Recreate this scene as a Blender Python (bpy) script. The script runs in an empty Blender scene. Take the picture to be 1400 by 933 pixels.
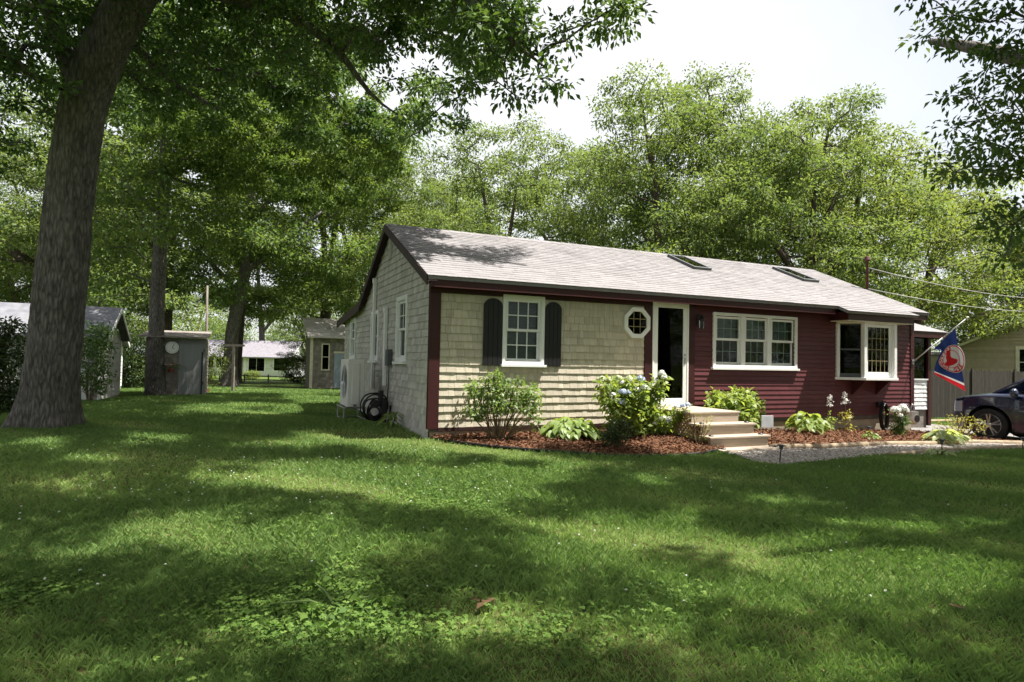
import bpy, bmesh, math, random
import numpy as np
from mathutils import Vector, Matrix

random.seed(7)
rng = np.random.default_rng(11)
C = bpy.context.scene.collection
SC = bpy.context.scene

# ------------------------------------------------------------------ camera
PW, PH, FOC = 1400, 933, 850.0
CAM = np.array([-2.98, -10.06, 1.42])
YAW, PITCH, ROLL = math.radians(24.0), math.radians(1.79), 0.02
_f = np.array([math.sin(YAW)*math.cos(PITCH), math.cos(YAW)*math.cos(PITCH), math.sin(PITCH)])
_r0 = np.array([math.cos(YAW), -math.sin(YAW), 0.0]); _u0 = np.cross(_r0, _f)
_r = _r0*math.cos(ROLL) + _u0*math.sin(ROLL); _u = _u0*math.cos(ROLL) - _r0*math.sin(ROLL)
cd = bpy.data.cameras.new("camera"); cam = bpy.data.objects.new("camera", cd); C.objects.link(cam)
cd.sensor_width = 36.0; cd.lens = FOC/PW*36.0; cd.clip_end = 3000; cd.clip_start = 0.05
cam.matrix_world = Matrix(((_r[0], _u[0], -_f[0], CAM[0]), (_r[1], _u[1], -_f[1], CAM[1]),
                           (_r[2], _u[2], -_f[2], CAM[2]), (0, 0, 0, 1)))
SC.camera = cam

# ------------------------------------------------------------------ light
SUN = np.array([0.42, -0.22, 1.0]); SUN /= np.linalg.norm(SUN)
w = bpy.data.worlds.new("World"); SC.world = w; w.use_nodes = True
nt = w.node_tree; nt.nodes.clear()
sky = nt.nodes.new("ShaderNodeTexSky"); sky.sky_type = 'NISHITA'; sky.sun_disc = False
sky.sun_elevation = math.asin(SUN[2]); sky.sun_rotation = math.atan2(SUN[0], SUN[1])
sky.air_density = 1.0; sky.dust_density = 3.5; sky.ozone_density = 1.0
bg = nt.nodes.new("ShaderNodeBackground"); bg.inputs[1].default_value = 0.066
# thin bright summer cloud over the blue
wtc = nt.nodes.new("ShaderNodeTexCoord"); wnz = nt.nodes.new("ShaderNodeTexNoise"); wnz.inputs["Scale"].default_value = 1.7; wnz.inputs["Detail"].default_value = 5
wmr = nt.nodes.new("ShaderNodeMapRange"); wmr.inputs[1].default_value = 0.34; wmr.inputs[2].default_value = 0.62; wmr.inputs[3].default_value = 0.58; wmr.inputs[4].default_value = 0.95
wmx = nt.nodes.new("ShaderNodeMix"); wmx.data_type = 'RGBA'; wmx.inputs["B"].default_value = (6.1, 6.2, 6.35, 1)
nt.links.new(wtc.outputs["Generated"], wnz.inputs[0]); nt.links.new(wnz.outputs[0], wmr.inputs[0]); nt.links.new(wmr.outputs[0], wmx.inputs["Factor"])
nt.links.new(sky.outputs[0], wmx.inputs["A"])
wo = nt.nodes.new("ShaderNodeOutputWorld")
nt.links.new(wmx.outputs["Result"], bg.inputs[0]); nt.links.new(bg.outputs[0], wo.inputs[0])
sl = bpy.data.lights.new("sun", 'SUN'); sl.energy = 5.0; sl.angle = math.radians(0.6); sl.color = (1, 0.955, 0.88)
so = bpy.data.objects.new("sun", sl); C.objects.link(so)
so.rotation_euler = Vector(SUN).to_track_quat('Z', 'Y').to_euler(); so.location = (0, 0, 30)
SC.view_settings.view_transform = 'Standard'; SC.view_settings.look = 'None'
SC.view_settings.gamma = 1; SC.view_settings.use_curve_mapping = False
SC.view_settings.exposure = 1.5
SC.render.engine = 'CYCLES'
SC.cycles.max_bounces = 7; SC.cycles.diffuse_bounces = 4; SC.cycles.glossy_bounces = 3
SC.cycles.transmission_bounces = 5; SC.cycles.transparent_max_bounces = 8
SC.cycles.caustics_reflective = False; SC.cycles.caustics_refractive = False

# ------------------------------------------------------------------ helpers
def g(x, y):
    """height of the ground"""
    x = np.asarray(x, float); y = np.asarray(y, float)
    z = 0.08 - 0.012*np.clip(x, -5, 8) - 0.034*np.clip(x-8, 0, 8) + 0.008*np.clip(y, -14, 0)
    z = z - 0.020*np.clip(y-3, 0, 57)
    z = z + 0.012*np.sin(x*0.9+1.3)*np.sin(y*0.7) + 0.008*np.sin(x*2.1+y*1.3)
    return z
def gz(x, y): return float(g(x, y))
def ray(px, py): return _f + _r*(px-PW/2)/FOC + _u*(PH/2-py)/FOC
def atd(px, py, Z): return CAM + ray(px, py)*Z
def at(px, py):
    """where the sight line through a point of the photograph meets the ground"""
    d = ray(px, py); t = 1.5
    for i in range(4000):
        p = CAM + d*t
        if p[2] <= gz(p[0], p[1]): break
        t += 0.02 if t < 30 else 0.08
    return np.array([p[0], p[1], gz(p[0], p[1])])
def depth(p): return float((np.asarray(p)-CAM) @ _f)

class MB:
    def __init__(s): s.v = []; s.f = []; s.t = []; s.n = 0
    def add(s, vs, fs, t=0.5):
        b = len(s.v); s.v.extend([tuple(map(float, p)) for p in vs])
        for f in fs: s.f.append(tuple(b+i for i in f)); s.t.append(t)
        return s
    def hexa(s, p, t=0.5):   # p: 4 bottom (ccw), 4 top
        return s.add(p, [(3,2,1,0),(4,5,6,7),(0,1,5,4),(1,2,6,5),(2,3,7,6),(3,0,4,7)], t)
    def box(s, x0, y0, z0, x1, y1, z1, t=0.5):
        return s.hexa([(x0,y0,z0),(x1,y0,z0),(x1,y1,z0),(x0,y1,z0),(x0,y0,z1),(x1,y0,z1),(x1,y1,z1),(x0,y1,z1)], t)
    def mbox(s, F, a0, o0, z0, a1, o1, z1, t=0.5):   # box in a wall's own coordinates
        return s.hexa([F(a0,o0,z0),F(a1,o0,z0),F(a1,o1,z0),F(a0,o1,z0),F(a0,o0,z1),F(a1,o0,z1),F(a1,o1,z1),F(a0,o1,z1)], t)
    def prism(s, poly, F, h0, h1, t=0.5):            # poly in (a,b), extruded along h
        n = len(poly)
        vs = [F(a,b,h0) for a,b in poly] + [F(a,b,h1) for a,b in poly]
        fs = [tuple(range(n-1,-1,-1)), tuple(range(n,2*n))] + [(i,(i+1)%n,n+(i+1)%n,n+i) for i in range(n)]
        return s.add(vs, fs, t)
    def ring(s, outer, inner, F, h0, h1, t=0.5):     # frame between two loops of the same count
        n = len(outer)
        vs = [F(a,b,h0) for a,b in outer]+[F(a,b,h0) for a,b in inner]+[F(a,b,h1) for a,b in outer]+[F(a,b,h1) for a,b in inner]
        fs = []
        for i in range(n):
            j = (i+1)%n
            fs += [(i,j,n+j,n+i),(2*n+j,2*n+i,3*n+i,3*n+j),(i,2*n+i,2*n+j,j),(n+j,3*n+j,3*n+i,n+i)]
        return s.add(vs, fs, t)
    def tube(s, pts, rad, n=8, t=0.5, jitter=0.0):
        pts = [np.asarray(p, float) for p in pts]
        if not hasattr(rad, '__len__'): rad = [rad]*len(pts)
        vs = []; ref = None
        for i, p in enumerate(pts):
            d = pts[min(i+1, len(pts)-1)] - pts[max(i-1, 0)]; d = d/(np.linalg.norm(d)+1e-9)
            if ref is None:
                ref = np.array([1,0,0.]) if abs(d[0]) < .8 else np.array([0,1,0.])
            a = ref - d*(ref@d); a /= np.linalg.norm(a)+1e-9; ref = a; b = np.cross(d, a)
            for k in range(n):
                th = 2*math.pi*k/n; rr = rad[i]*(1+jitter*(random.random()-.5))
                vs.append(p + rr*(a*math.cos(th)+b*math.sin(th)))
        fs = []
        for i in range(len(pts)-1):
            for k in range(n):
                fs.append((i*n+k, i*n+(k+1)%n, (i+1)*n+(k+1)%n, (i+1)*n+k))
        fs.append(tuple(range(n-1,-1,-1))); L = (len(pts)-1)*n; fs.append(tuple(L+k for k in range(n)))
        return s.add(vs, fs, t)
    def lathe(s, prof, c=(0,0,0), axis=(0,0,1), n=16, t=0.5, cap=True):
        ax = np.asarray(axis, float); ax /= np.linalg.norm(ax)
        a = np.array([1,0,0.]) if abs(ax[0]) < .8 else np.array([0,1,0.])
        a = a-ax*(a@ax); a /= np.linalg.norm(a); b = np.cross(ax, a); c = np.asarray(c, float)
        vs = [c+ax*z+r*(a*math.cos(2*math.pi*k/n)+b*math.sin(2*math.pi*k/n)) for r, z in prof for k in range(n)]
        fs = [(i*n+k, i*n+(k+1)%n, (i+1)*n+(k+1)%n, (i+1)*n+k) for i in range(len(prof)-1) for k in range(n)]
        if cap: fs.append(tuple(range(n-1,-1,-1))); L = (len(prof)-1)*n; fs.append(tuple(L+k for k in range(n)))
        return s.add(vs, fs, t)
    def build(s, name, mat, parent=None, smooth=False, bevel=0.0):
        me = bpy.data.meshes.new(name); me.from_pydata(s.v, [], s.f)
        bm_ = bmesh.new(); bm_.from_mesh(me); bmesh.ops.recalc_face_normals(bm_, faces=bm_.faces); bm_.to_mesh(me); bm_.free()
        at_ = me.attributes.new("tint", 'FLOAT', 'FACE'); at_.data.foreach_set("value", np.array(s.t, np.float32))
        me.materials.append(mat); me.update()
        if smooth: me.polygons.foreach_set("use_smooth", np.ones(len(me.polygons), bool))
        o = bpy.data.objects.new(name, me); C.objects.link(o)
        if parent is not None: o.parent = parent
        if bevel:
            m = o.modifiers.new("bevel", 'BEVEL'); m.width = bevel; m.segments = 2; m.limit_method = 'ANGLE'; m.angle_limit = 0.6
        return o

def quads_mesh(name, V, mat, tint=None, parent=None, per=4, smooth=False):
    """mesh from an array of N quads (N*4,3)"""
    V = np.ascontiguousarray(V, np.float32); n = len(V)//per
    me = bpy.data.meshes.new(name); me.vertices.add(n*per); me.vertices.foreach_set("co", V.ravel())
    me.loops.add(n*per); me.loops.foreach_set("vertex_index", np.arange(n*per, dtype=np.int32))
    me.polygons.add(n); me.polygons.foreach_set("loop_start", np.arange(0, n*per, per, dtype=np.int32))
    if tint is not None:
        a = me.attributes.new("tint", 'FLOAT', 'FACE'); a.data.foreach_set("value", np.asarray(tint, np.float32))
    me.materials.append(mat); me.update(calc_edges=True)
    o = bpy.data.objects.new(name, me); C.objects.link(o)
    if parent is not None: o.parent = parent
    return o

def tag(o, label=None, cat=None, group=None, kind=None):
    if label: o["label"] = label
    if cat: o["category"] = cat
    if group: o["group"] = group
    if kind: o["kind"] = kind
    return o
def thing(name, label, cat, loc=(0,0,0), rz=0.0, group=None):
    o = bpy.data.objects.new(name, None); C.objects.link(o); o.location = tuple(map(float, loc)); o.rotation_euler = (0,0,rz)
    return tag(o, label, cat, group)
def dup(root, loc, rz=0.0, label=None, scale=1.0, group=None):
    r = root.copy(); C.objects.link(r); r.location = tuple(map(float, loc)); r.rotation_euler = (0,0,rz)
    r.scale = scale if hasattr(scale, '__len__') else (scale,)*3
    if label: r["label"] = label
    if group: r["group"] = group
    for ch in list(root.children):
        c = ch.copy(); C.objects.link(c); c.parent = r
        for gch in list(ch.children):
            d = gch.copy(); C.objects.link(d); d.parent = c
    return r

# ------------------------------------------------------------------ materials
def mat(name, col, rough=0.7, col2=None, scale=8.0, bump=0.0, bscale=None, tint=None, metal=0.0, spec=0.35, stretch=None, detail=5, coat=0.0, dirt=None):
    """procedural principled material; col..col2 by noise, 'tint' = (dark, light) multipliers read from the face attribute"""
    m = bpy.data.materials.new(name); m.use_nodes = True; t = m.node_tree; N = t.nodes; L = t.links
    p = N["Principled BSDF"]; p.inputs["Roughness"].default_value = rough; p.inputs["Metallic"].default_value = metal
    p.inputs["Specular IOR Level"].default_value = spec
    if coat: p.inputs["Coat Weight"].default_value = coat; p.inputs["Coat Roughness"].default_value = 0.04
    tc = N.new("ShaderNodeTexCoord"); vec = tc.outputs["Object"]
    if stretch:
        mp = N.new("ShaderNodeMapping"); mp.inputs["Scale"].default_value = stretch; L.new(vec, mp.inputs[0]); vec = mp.outputs[0]
    nz = N.new("ShaderNodeTexNoise"); nz.inputs["Scale"].default_value = scale; nz.inputs["Detail"].default_value = detail; L.new(vec, nz.inputs[0])
    mx = N.new("ShaderNodeMix"); mx.data_type = 'RGBA'
    c2 = col2 if col2 else tuple(c*0.82 for c in col)
    mx.inputs["A"].default_value = (*col, 1); mx.inputs["B"].default_value = (*c2, 1)
    mr = N.new("ShaderNodeMapRange"); mr.inputs[1].default_value = 0.35; mr.inputs[2].default_value = 0.65; L.new(nz.outputs[0], mr.inputs[0])
    L.new(mr.outputs[0], mx.inputs["Factor"]); out = mx.outputs["Result"]
    if dirt:   # (colour, scale, threshold): blotches of another colour
        n2 = N.new("ShaderNodeTexNoise"); n2.inputs["Scale"].default_value = dirt[1]; n2.inputs["Detail"].default_value = 6; L.new(vec, n2.inputs[0])
        r2 = N.new("ShaderNodeMapRange"); r2.inputs[1].default_value = dirt[2]; r2.inputs[2].default_value = dirt[2]+0.15; L.new(n2.outputs[0], r2.inputs[0])
        m2 = N.new("ShaderNodeMix"); m2.data_type = 'RGBA'; m2.inputs["B"].default_value = (*dirt[0], 1)
        L.new(out, m2.inputs["A"]); L.new(r2.outputs[0], m2.inputs["Factor"]); out = m2.outputs["Result"]
    if tint:
        a = N.new("ShaderNodeAttribute"); a.attribute_name = "tint"
        r3 = N.new("ShaderNodeMapRange"); r3.inputs[3].default_value = tint[0]; r3.inputs[4].default_value = tint[1]; L.new(a.outputs["Fac"], r3.inputs[0])
        m3 = N.new("ShaderNodeMix"); m3.data_type = 'RGBA'; m3.blend_type = 'MULTIPLY'; m3.inputs["Factor"].default_value = 1
        L.new(out, m3.inputs["A"])
        cb = N.new("ShaderNodeCombineColor"); [L.new(r3.outputs[0], cb.inputs[i]) for i in range(3)]
        L.new(cb.outputs[0], m3.inputs["B"]); out = m3.outputs["Result"]
    L.new(out, p.inputs["Base Color"])
    if bump:
        nb = N.new("ShaderNodeTexNoise"); nb.inputs["Scale"].default_value = bscale or scale*3; nb.inputs["Detail"].default_value = 6; L.new(vec, nb.inputs[0])
        b = N.new("ShaderNodeBump"); b.inputs["Strength"].default_value = bump; b.inputs["Distance"].default_value = 0.02
        L.new(nb.outputs[0], b.inputs["Height"]); L.new(b.outputs[0], p.inputs["Normal"])
    return m

def leafmat(name, c1, c2, trans=0.45, tcol=None, gloss=0.35, rough=0.45):
    m = bpy.data.materials.new(name); m.use_nodes = True; t = m.node_tree; N = t.nodes; L = t.links
    p = N["Principled BSDF"]; p.inputs["Roughness"].default_value = rough; p.inputs["Specular IOR Level"].default_value = gloss
    a = N.new("ShaderNodeAttribute"); a.attribute_name = "tint"
    mx = N.new("ShaderNodeMix"); mx.data_type = 'RGBA'; mx.inputs["A"].default_value = (*c1, 1); mx.inputs["B"].default_value = (*c2, 1)
    L.new(a.outputs["Fac"], mx.inputs["Factor"]); L.new(mx.outputs["Result"], p.inputs["Base Color"])
    tr = N.new("ShaderNodeBsdfTranslucent")
    m2 = N.new("ShaderNodeMix"); m2.data_type = 'RGBA'; m2.blend_type = 'MULTIPLY'; m2.inputs["Factor"].default_value = 1
    L.new(mx.outputs["Result"], m2.inputs["A"]); m2.inputs["B"].default_value = (*(tcol or (1.7, 1.6, 0.8)), 1)
    m2.clamp_result = False
    L.new(m2.outputs["Result"], tr.inputs[0])
    ms = N.new("ShaderNodeMixShader"); ms.inputs[0].default_value = trans
    L.new(p.outputs[0], ms.inputs[1]); L.new(tr.outputs[0], ms.inputs[2]); L.new(ms.outputs[0], N["Material Output"].inputs[0])
    return m

def glassmat(name, tintc=(0.75, 0.8, 0.8)):
    m = bpy.data.materials.new(name); m.use_nodes = True; t = m.node_tree; N = t.nodes; L = t.links
    N.remove(N["Principled BSDF"])
    tr = N.new("ShaderNodeBsdfTransparent"); tr.inputs[0].default_value = (*tintc, 1)
    gl = N.new("ShaderNodeBsdfGlossy"); gl.inputs["Roughness"].default_value = 0.01; gl.inputs[0].default_value = (1,1,1,1)
    fr = N.new("ShaderNodeFresnel"); fr.inputs[0].default_value = 1.22
    nz = N.new("ShaderNodeTexNoise"); nz.inputs["Scale"].default_value = 1.5
    b = N.new("ShaderNodeBump"); b.inputs["Strength"].default_value = 0.02; L.new(nz.outputs[0], b.inputs["Height"]); L.new(b.outputs[0], gl.inputs["Normal"])
    ms = N.new("ShaderNodeMixShader"); L.new(fr.outputs[0], ms.inputs[0]); L.new(tr.outputs[0], ms.inputs[1]); L.new(gl.outputs[0], ms.inputs[2])
    L.new(ms.outputs[0], N["Material Output"].inputs[0]); return m

def barkmat(name, c1, c2, sc=1.0, strength=0.9):
    m = bpy.data.materials.new(name); m.use_nodes = True; t = m.node_tree; N = t.nodes; L = t.links
    p = N["Principled BSDF"]; p.inputs["Roughness"].default_value = 0.9; p.inputs["Specular IOR Level"].default_value = 0.15
    tc = N.new("ShaderNodeTexCoord"); mp = N.new("ShaderNodeMapping"); mp.inputs["Scale"].default_value = (11*sc, 11*sc, 2.5*sc); L.new(tc.outputs["Object"], mp.inputs[0])
    nz = N.new("ShaderNodeTexNoise"); nz.inputs["Scale"].default_value = 1.6; nz.inputs["Detail"].default_value = 7; nz.inputs["Roughness"].default_value = 0.65; nz.inputs["Distortion"].default_value = 0.6; L.new(mp.outputs[0], nz.inputs[0])
    vo = N.new("ShaderNodeTexVoronoi"); vo.feature = 'DISTANCE_TO_EDGE'; vo.inputs["Scale"].default_value = 1.7; L.new(mp.outputs[0], vo.inputs[0])
    ml = N.new("ShaderNodeMath"); ml.operation = 'MULTIPLY_ADD'; ml.inputs[1].default_value = 0.9; L.new(vo.outputs["Distance"], ml.inputs[0]); L.new(nz.outputs[0], ml.inputs[2])
    mr = N.new("ShaderNodeMapRange"); mr.inputs[1].default_value = 0.3; mr.inputs[2].default_value = 0.85; L.new(ml.outputs[0], mr.inputs[0])
    n3 = N.new("ShaderNodeTexNoise"); n3.inputs["Scale"].default_value = 2.2; L.new(tc.outputs["Object"], n3.inputs[0])
    mx = N.new("ShaderNodeMix"); mx.data_type = 'RGBA'; mx.inputs["A"].default_value = (*c1, 1); mx.inputs["B"].default_value = (*c2, 1); L.new(mr.outputs[0], mx.inputs["Factor"])
    m2 = N.new("ShaderNodeMix"); m2.data_type = 'RGBA'; m2.blend_type = 'MULTIPLY'; m2.inputs["Factor"].default_value = 0.5
    L.new(mx.outputs["Result"], m2.inputs["A"]); L.new(n3.outputs[0], m2.inputs["B"]); L.new(m2.outputs["Result"], p.inputs["Base Color"])
    b = N.new("ShaderNodeBump"); b.inputs["Strength"].default_value = strength; b.inputs["Distance"].default_value = 0.06; L.new(ml.outputs[0], b.inputs["Height"]); L.new(b.outputs[0], p.inputs["Normal"])
    return m

M = {}
M['shingle'] = mat('weathered_shingle', (0.60,0.535,0.43), 0.85, (0.52,0.465,0.37), 3, 0.5, 40, tint=(0.84,1.08), stretch=(6,6,1), dirt=((0.36,0.27,0.18),1.3,0.62), spec=.15)
M['shingle_grey'] = mat('grey_shingle', (0.54,0.515,0.47), 0.85, (0.46,0.44,0.40), 3, 0.5, 40, tint=(0.78,1.1), stretch=(6,6,1), dirt=((0.30,0.25,0.20),1.6,0.64), spec=.15)
M['red'] = mat('barn_red_paint', (0.105,0.027,0.031), 0.55, (0.086,0.022,0.026), 5, 0.15, 60, tint=(0.85,1.12), spec=.3)
M['redtrim'] = mat('red_trim_paint', (0.046,0.009,0.010), 0.5, (0.036,0.008,0.009), 4, 0.1, 60, spec=.3)
M['darktrim'] = mat('dark_rake_paint', (0.035,0.014,0.012), 0.55, (0.026,0.011,0.010), 4, spec=.3)
M['white'] = mat('white_trim', (0.78,0.78,0.77), 0.4, (0.72,0.72,0.70), 3, dirt=((0.55,0.54,0.5),5,0.7))
M['whiteshingle'] = mat('white_painted_shingle', (0.72,0.72,0.72), 0.6, (0.62,0.62,0.62), 6, 0.2, tint=(0.85,1.05))
M['roof'] = mat('asphalt_shingle', (0.245,0.231,0.235), 0.95, (0.208,0.197,0.201), 14, 0.4, 160, tint=(0.87,1.09), spec=.1, dirt=((0.19,0.18,0.18),.9,0.60))
M['greysiding'] = mat('grey_white_siding', (0.40,0.385,0.36), 0.8, (0.33,0.32,0.30), 4, tint=(.85,1.1))
M['rooflilac'] = mat('lilac_asphalt_shingle', (0.225,0.215,0.24), 0.95, (0.18,0.17,0.19), 4, 0.5, 90, spec=.1)
M['roofpale'] = mat('pale_asphalt_shingle', (0.48,0.44,0.43), 0.95, (0.38,0.35,0.34), 4, 0.5, 90, spec=.1)
M['roof_dark'] = mat('grey_asphalt_shingle', (0.20,0.20,0.22), 0.95, (0.14,0.14,0.16), 4, 0.5, 90, spec=.1)
M['concrete'] = mat('concrete', (0.36,0.31,0.24), 0.9, (0.26,0.22,0.17), 4, 0.3, 50)
M['interior'] = mat('dim_interior', (0.10,0.09,0.08), 0.9)
M['black'] = mat('black_paint', (0.012,0.012,0.014), 0.45, (0.02,0.02,0.022), 9)
M['shutter'] = mat('black_shutter', (0.006,0.0055,0.007), 0.5, (0.010,0.009,0.010), 6, 0.1, 40, stretch=(8,8,1))
M['glass'] = glassmat('window_glass')
M['darkglass'] = glassmat('dark_glass', (0.25,0.27,0.28))
M['screen'] = mat('grey_screen_frame', (0.09,0.095,0.10), 0.6)
M['gold'] = mat('brass_grille', (0.27,0.215,0.11), 0.5)
M['blind'] = mat('window_blind', (0.45,0.47,0.46), 0.7)
M['steel'] = mat('metal_grey', (0.45,0.45,0.46), 0.35, (0.36,0.36,0.37), 10, metal=.8)
M['plasticw'] = mat('pale_cabinet', (0.72,0.70,0.66), 0.5, (0.68,0.66,0.62), 4)
M['tread'] = mat('step_board', (0.39,0.32,0.25), 0.65, (0.31,0.255,0.20), 4, 0.2, 40, stretch=(1,6,6), dirt=((0.40,0.34,0.27),3,0.66))
M['lattice'] = mat('lattice_wood', (0.36,0.25,0.14), 0.8, (0.25,0.17,0.09), 8, 0.3)
M['log'] = mat('landscape_timber', (0.34,0.26,0.17), 0.9, (0.20,0.155,0.105), 4, 0.6, 25, stretch=(1,5,5), dirt=((0.20,0.16,0.11),2.5,0.6))
M['mulch'] = mat('bark_mulch', (0.185,0.092,0.052), 0.95, (0.105,0.052,0.031), 18, 0.9, 60, tint=(0.45,1.5), spec=.1)
M['gravel'] = mat('gravel', (0.50,0.45,0.40), 0.9, (0.33,0.295,0.265), 30, 0.6, 90, tint=(0.5,1.35), spec=.2)
M['asphalt'] = mat('driveway', (0.22,0.21,0.20), 0.9, (0.15,0.145,0.14), 3, 0.4, 120)
M['edging'] = mat('black_edging', (0.012,0.012,0.012), 0.5)
M['bark'] = barkmat('oak_bark', (0.042,0.038,0.035), (0.25,0.226,0.208))
M['bark2'] = barkmat('far_bark', (0.05,0.04,0.034), (0.17,0.14,0.115), 0.9, .7)
M['stem'] = mat('stem', (0.16,0.11,0.06), 0.8, (0.10,0.075,0.04), 12)
M['gstem'] = mat('green_stem', (0.10,0.16,0.04), 0.7)
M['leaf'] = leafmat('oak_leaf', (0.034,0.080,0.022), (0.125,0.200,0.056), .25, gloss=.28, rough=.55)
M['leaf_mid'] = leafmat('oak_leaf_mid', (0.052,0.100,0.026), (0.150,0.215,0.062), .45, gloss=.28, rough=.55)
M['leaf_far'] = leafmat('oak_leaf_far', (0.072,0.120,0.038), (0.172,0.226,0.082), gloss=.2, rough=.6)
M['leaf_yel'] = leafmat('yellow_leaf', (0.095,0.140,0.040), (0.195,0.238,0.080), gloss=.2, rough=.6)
M['leaf_dark'] = leafmat('dark_leaf', (0.018,0.035,0.012), (0.045,0.075,0.020), .3)
M['lilac'] = leafmat('lilac_leaf', (0.09,0.15,0.045), (0.22,0.31,0.11), .4)
M['hosta'] = leafmat('hosta_leaf', (0.13,0.20,0.05), (0.26,0.34,0.11), .4)
M['hyd'] = leafmat('hydrangea_leaf', (0.12,0.19,0.045), (0.28,0.35,0.095), .45)
M['spirea'] = leafmat('spirea_leaf', (0.20,0.20,0.05), (0.36,0.34,0.10), .4)
M['varieg'] = leafmat('pale_leaf', (0.20,0.27,0.10), (0.42,0.48,0.24), .4)
M['grass'] = leafmat('grass_blade', (0.036,0.098,0.026), (0.310,0.415,0.130), .34, (1.15,1.3,.7), .2, .55)
M['clover'] = leafmat('clover_leaf', (0.050,0.108,0.020), (0.150,0.225,0.050), .3, (1.1,1.3,.8), gloss=.12, rough=.6)
M['petalw'] = leafmat('white_petal', (0.72,0.74,0.68), (0.85,0.85,0.82), .3, (1,1,1))
M['petalb'] = leafmat('blue_petal', (0.34,0.42,0.62), (0.66,0.72,0.78), .3, (1,1,1))
M['petalg'] = leafmat('cream_petal', (0.50,0.60,0.28), (0.75,0.78,0.55), .3, (1,1,1))
M['navy'] = mat('navy_car_paint', (0.006,0.011,0.040), 0.25, (0.006,0.011,0.040), 2, coat=1.0, spec=.5)
M['tyre'] = mat('tyre_rubber', (0.012,0.012,0.012), 0.8, (0.02,0.02,0.02), 20)
M['alloy'] = mat('alloy_wheel', (0.55,0.55,0.56), 0.3, metal=.85)
M['lamp_lens'] = mat('headlight_lens', (0.10,0.10,0.11), 0.15, metal=.0, coat=.5)
M['amber'] = mat('amber_lens', (0.55,0.10,0.03), 0.2, coat=1)
M['tan'] = mat('tan_siding', (0.37,0.305,0.22), 0.8, (0.315,0.26,0.185), 4, tint=(.85,1.1))
M['cream'] = mat('cream_trim', (0.62,0.57,0.45), 0.6)
M['fence'] = mat('weathered_fence', (0.050,0.040,0.033), 0.9, (0.032,0.026,0.022), 3, 0.4, 40, tint=(.7,1.25), stretch=(8,8,1))
M['shedgrey'] = mat('grey_board', (0.27,0.275,0.28), 0.8, (0.23,0.235,0.24), 3, 0.3, 40, stretch=(8,8,.4))
M['shedblue'] = mat('blue_grey_board', (0.30,0.35,0.42), 0.8, (0.23,0.27,0.33), 3, 0.2, 40, stretch=(8,8,1))
M['oldshingle'] = mat('old_brown_shingle', (0.25,0.22,0.195), 0.9, (0.17,0.15,0.135), 4, 0.4, 30, tint=(.75,1.15))
M['oldwood'] = mat('old_grey_wood', (0.22,0.19,0.165), 0.9, (0.13,0.115,0.10), 5, 0.4, 30)
M['flagnavy'] = leafmat('flag_navy', (0.012,0.022,0.085), (0.020,0.035,0.12), .25, (1.2,1.2,1.2), .1, .8)
M['flagred'] = leafmat('flag_red', (0.55,0.02,0.03), (0.65,0.03,0.04), .25, (1.2,1.2,1.2), .1, .8)
M['flagwhite'] = leafmat('flag_white', (0.75,0.74,0.74), (0.8,0.8,0.8), .25, (1,1,1), .1, .8)
M['redpot'] = mat('red_pot', (0.30,0.05,0.05), 0.6)
M['signplate'] = mat('white_sign_plate', (0.62,0.65,0.68), 0.45)
M['rusty'] = mat('red_mast_paint', (0.075,0.016,0.013), 0.55)
M['cable'] = mat('cable_grey', (0.32,0.31,0.29), 0.6)
M['hose'] = mat('black_hose', (0.010,0.010,0.011), 0.4)

# ------------------------------------------------------------------ beds, path (outlines in plan)
def gpt(px, py): return at(px, py)[:2]
edge_px = [(583,597),(620,607),(660,612),(700,616),(780,622),(830,626),(880,627),(930,626),(960,623),(982,618),(990,613)]
edge_pts = [gpt(*p) for p in edge_px]
bed1 = [(0.02,-0.0)] + [tuple(p) for p in edge_pts[1:]] + [(4.2,-2.3),(4.2,-0.02),(0.02,-0.0)]
logA = [gpt(1054,615), gpt(1185,611)]; logB = [gpt(1188,611), gpt(1402,608)]
bed2 = [(5.35,-0.02),(5.42,-2.0),tuple(logA[0]),tuple(logA[1]),tuple(logB[0]),tuple(logB[1]),(12.6,-1.2),(12.4,-0.02)]
pathp = [tuple(logA[0]),tuple(logA[1]),tuple(logB[1]),tuple(gpt(1500,605)),tuple(gpt(1500,612)),tuple(gpt(1400,614)),tuple(gpt(1290,621)),tuple(gpt(1212,625)),tuple(gpt(1140,630)),tuple(gpt(1066,637)),tuple(gpt(1040,634)),tuple(gpt(1015,627)),tuple(gpt(996,621)),(4.25,-2.3),(5.42,-2.15)]
drive = [(12.45,-1.15),(tuple(logB[1])[0]+.15,logB[1][1]+.05),(13.2,-4.0),(13.4,-16),(17.2,-16),(16.6,3.4),(12.45,3.4)]
def inpoly(x, y, poly):
    x = np.asarray(x); y = np.asarray(y); r = np.zeros(x.shape, bool); n = len(poly)
    for i in range(n):
        x0, y0 = poly[i]; x1, y1 = poly[(i+1)%n]
        c = ((y0 > y) != (y1 > y)) & (x < (x1-x0)*(y-y0)/((y1-y0) if y1 != y0 else 1e-9)+x0); r ^= c
    return r
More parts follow.
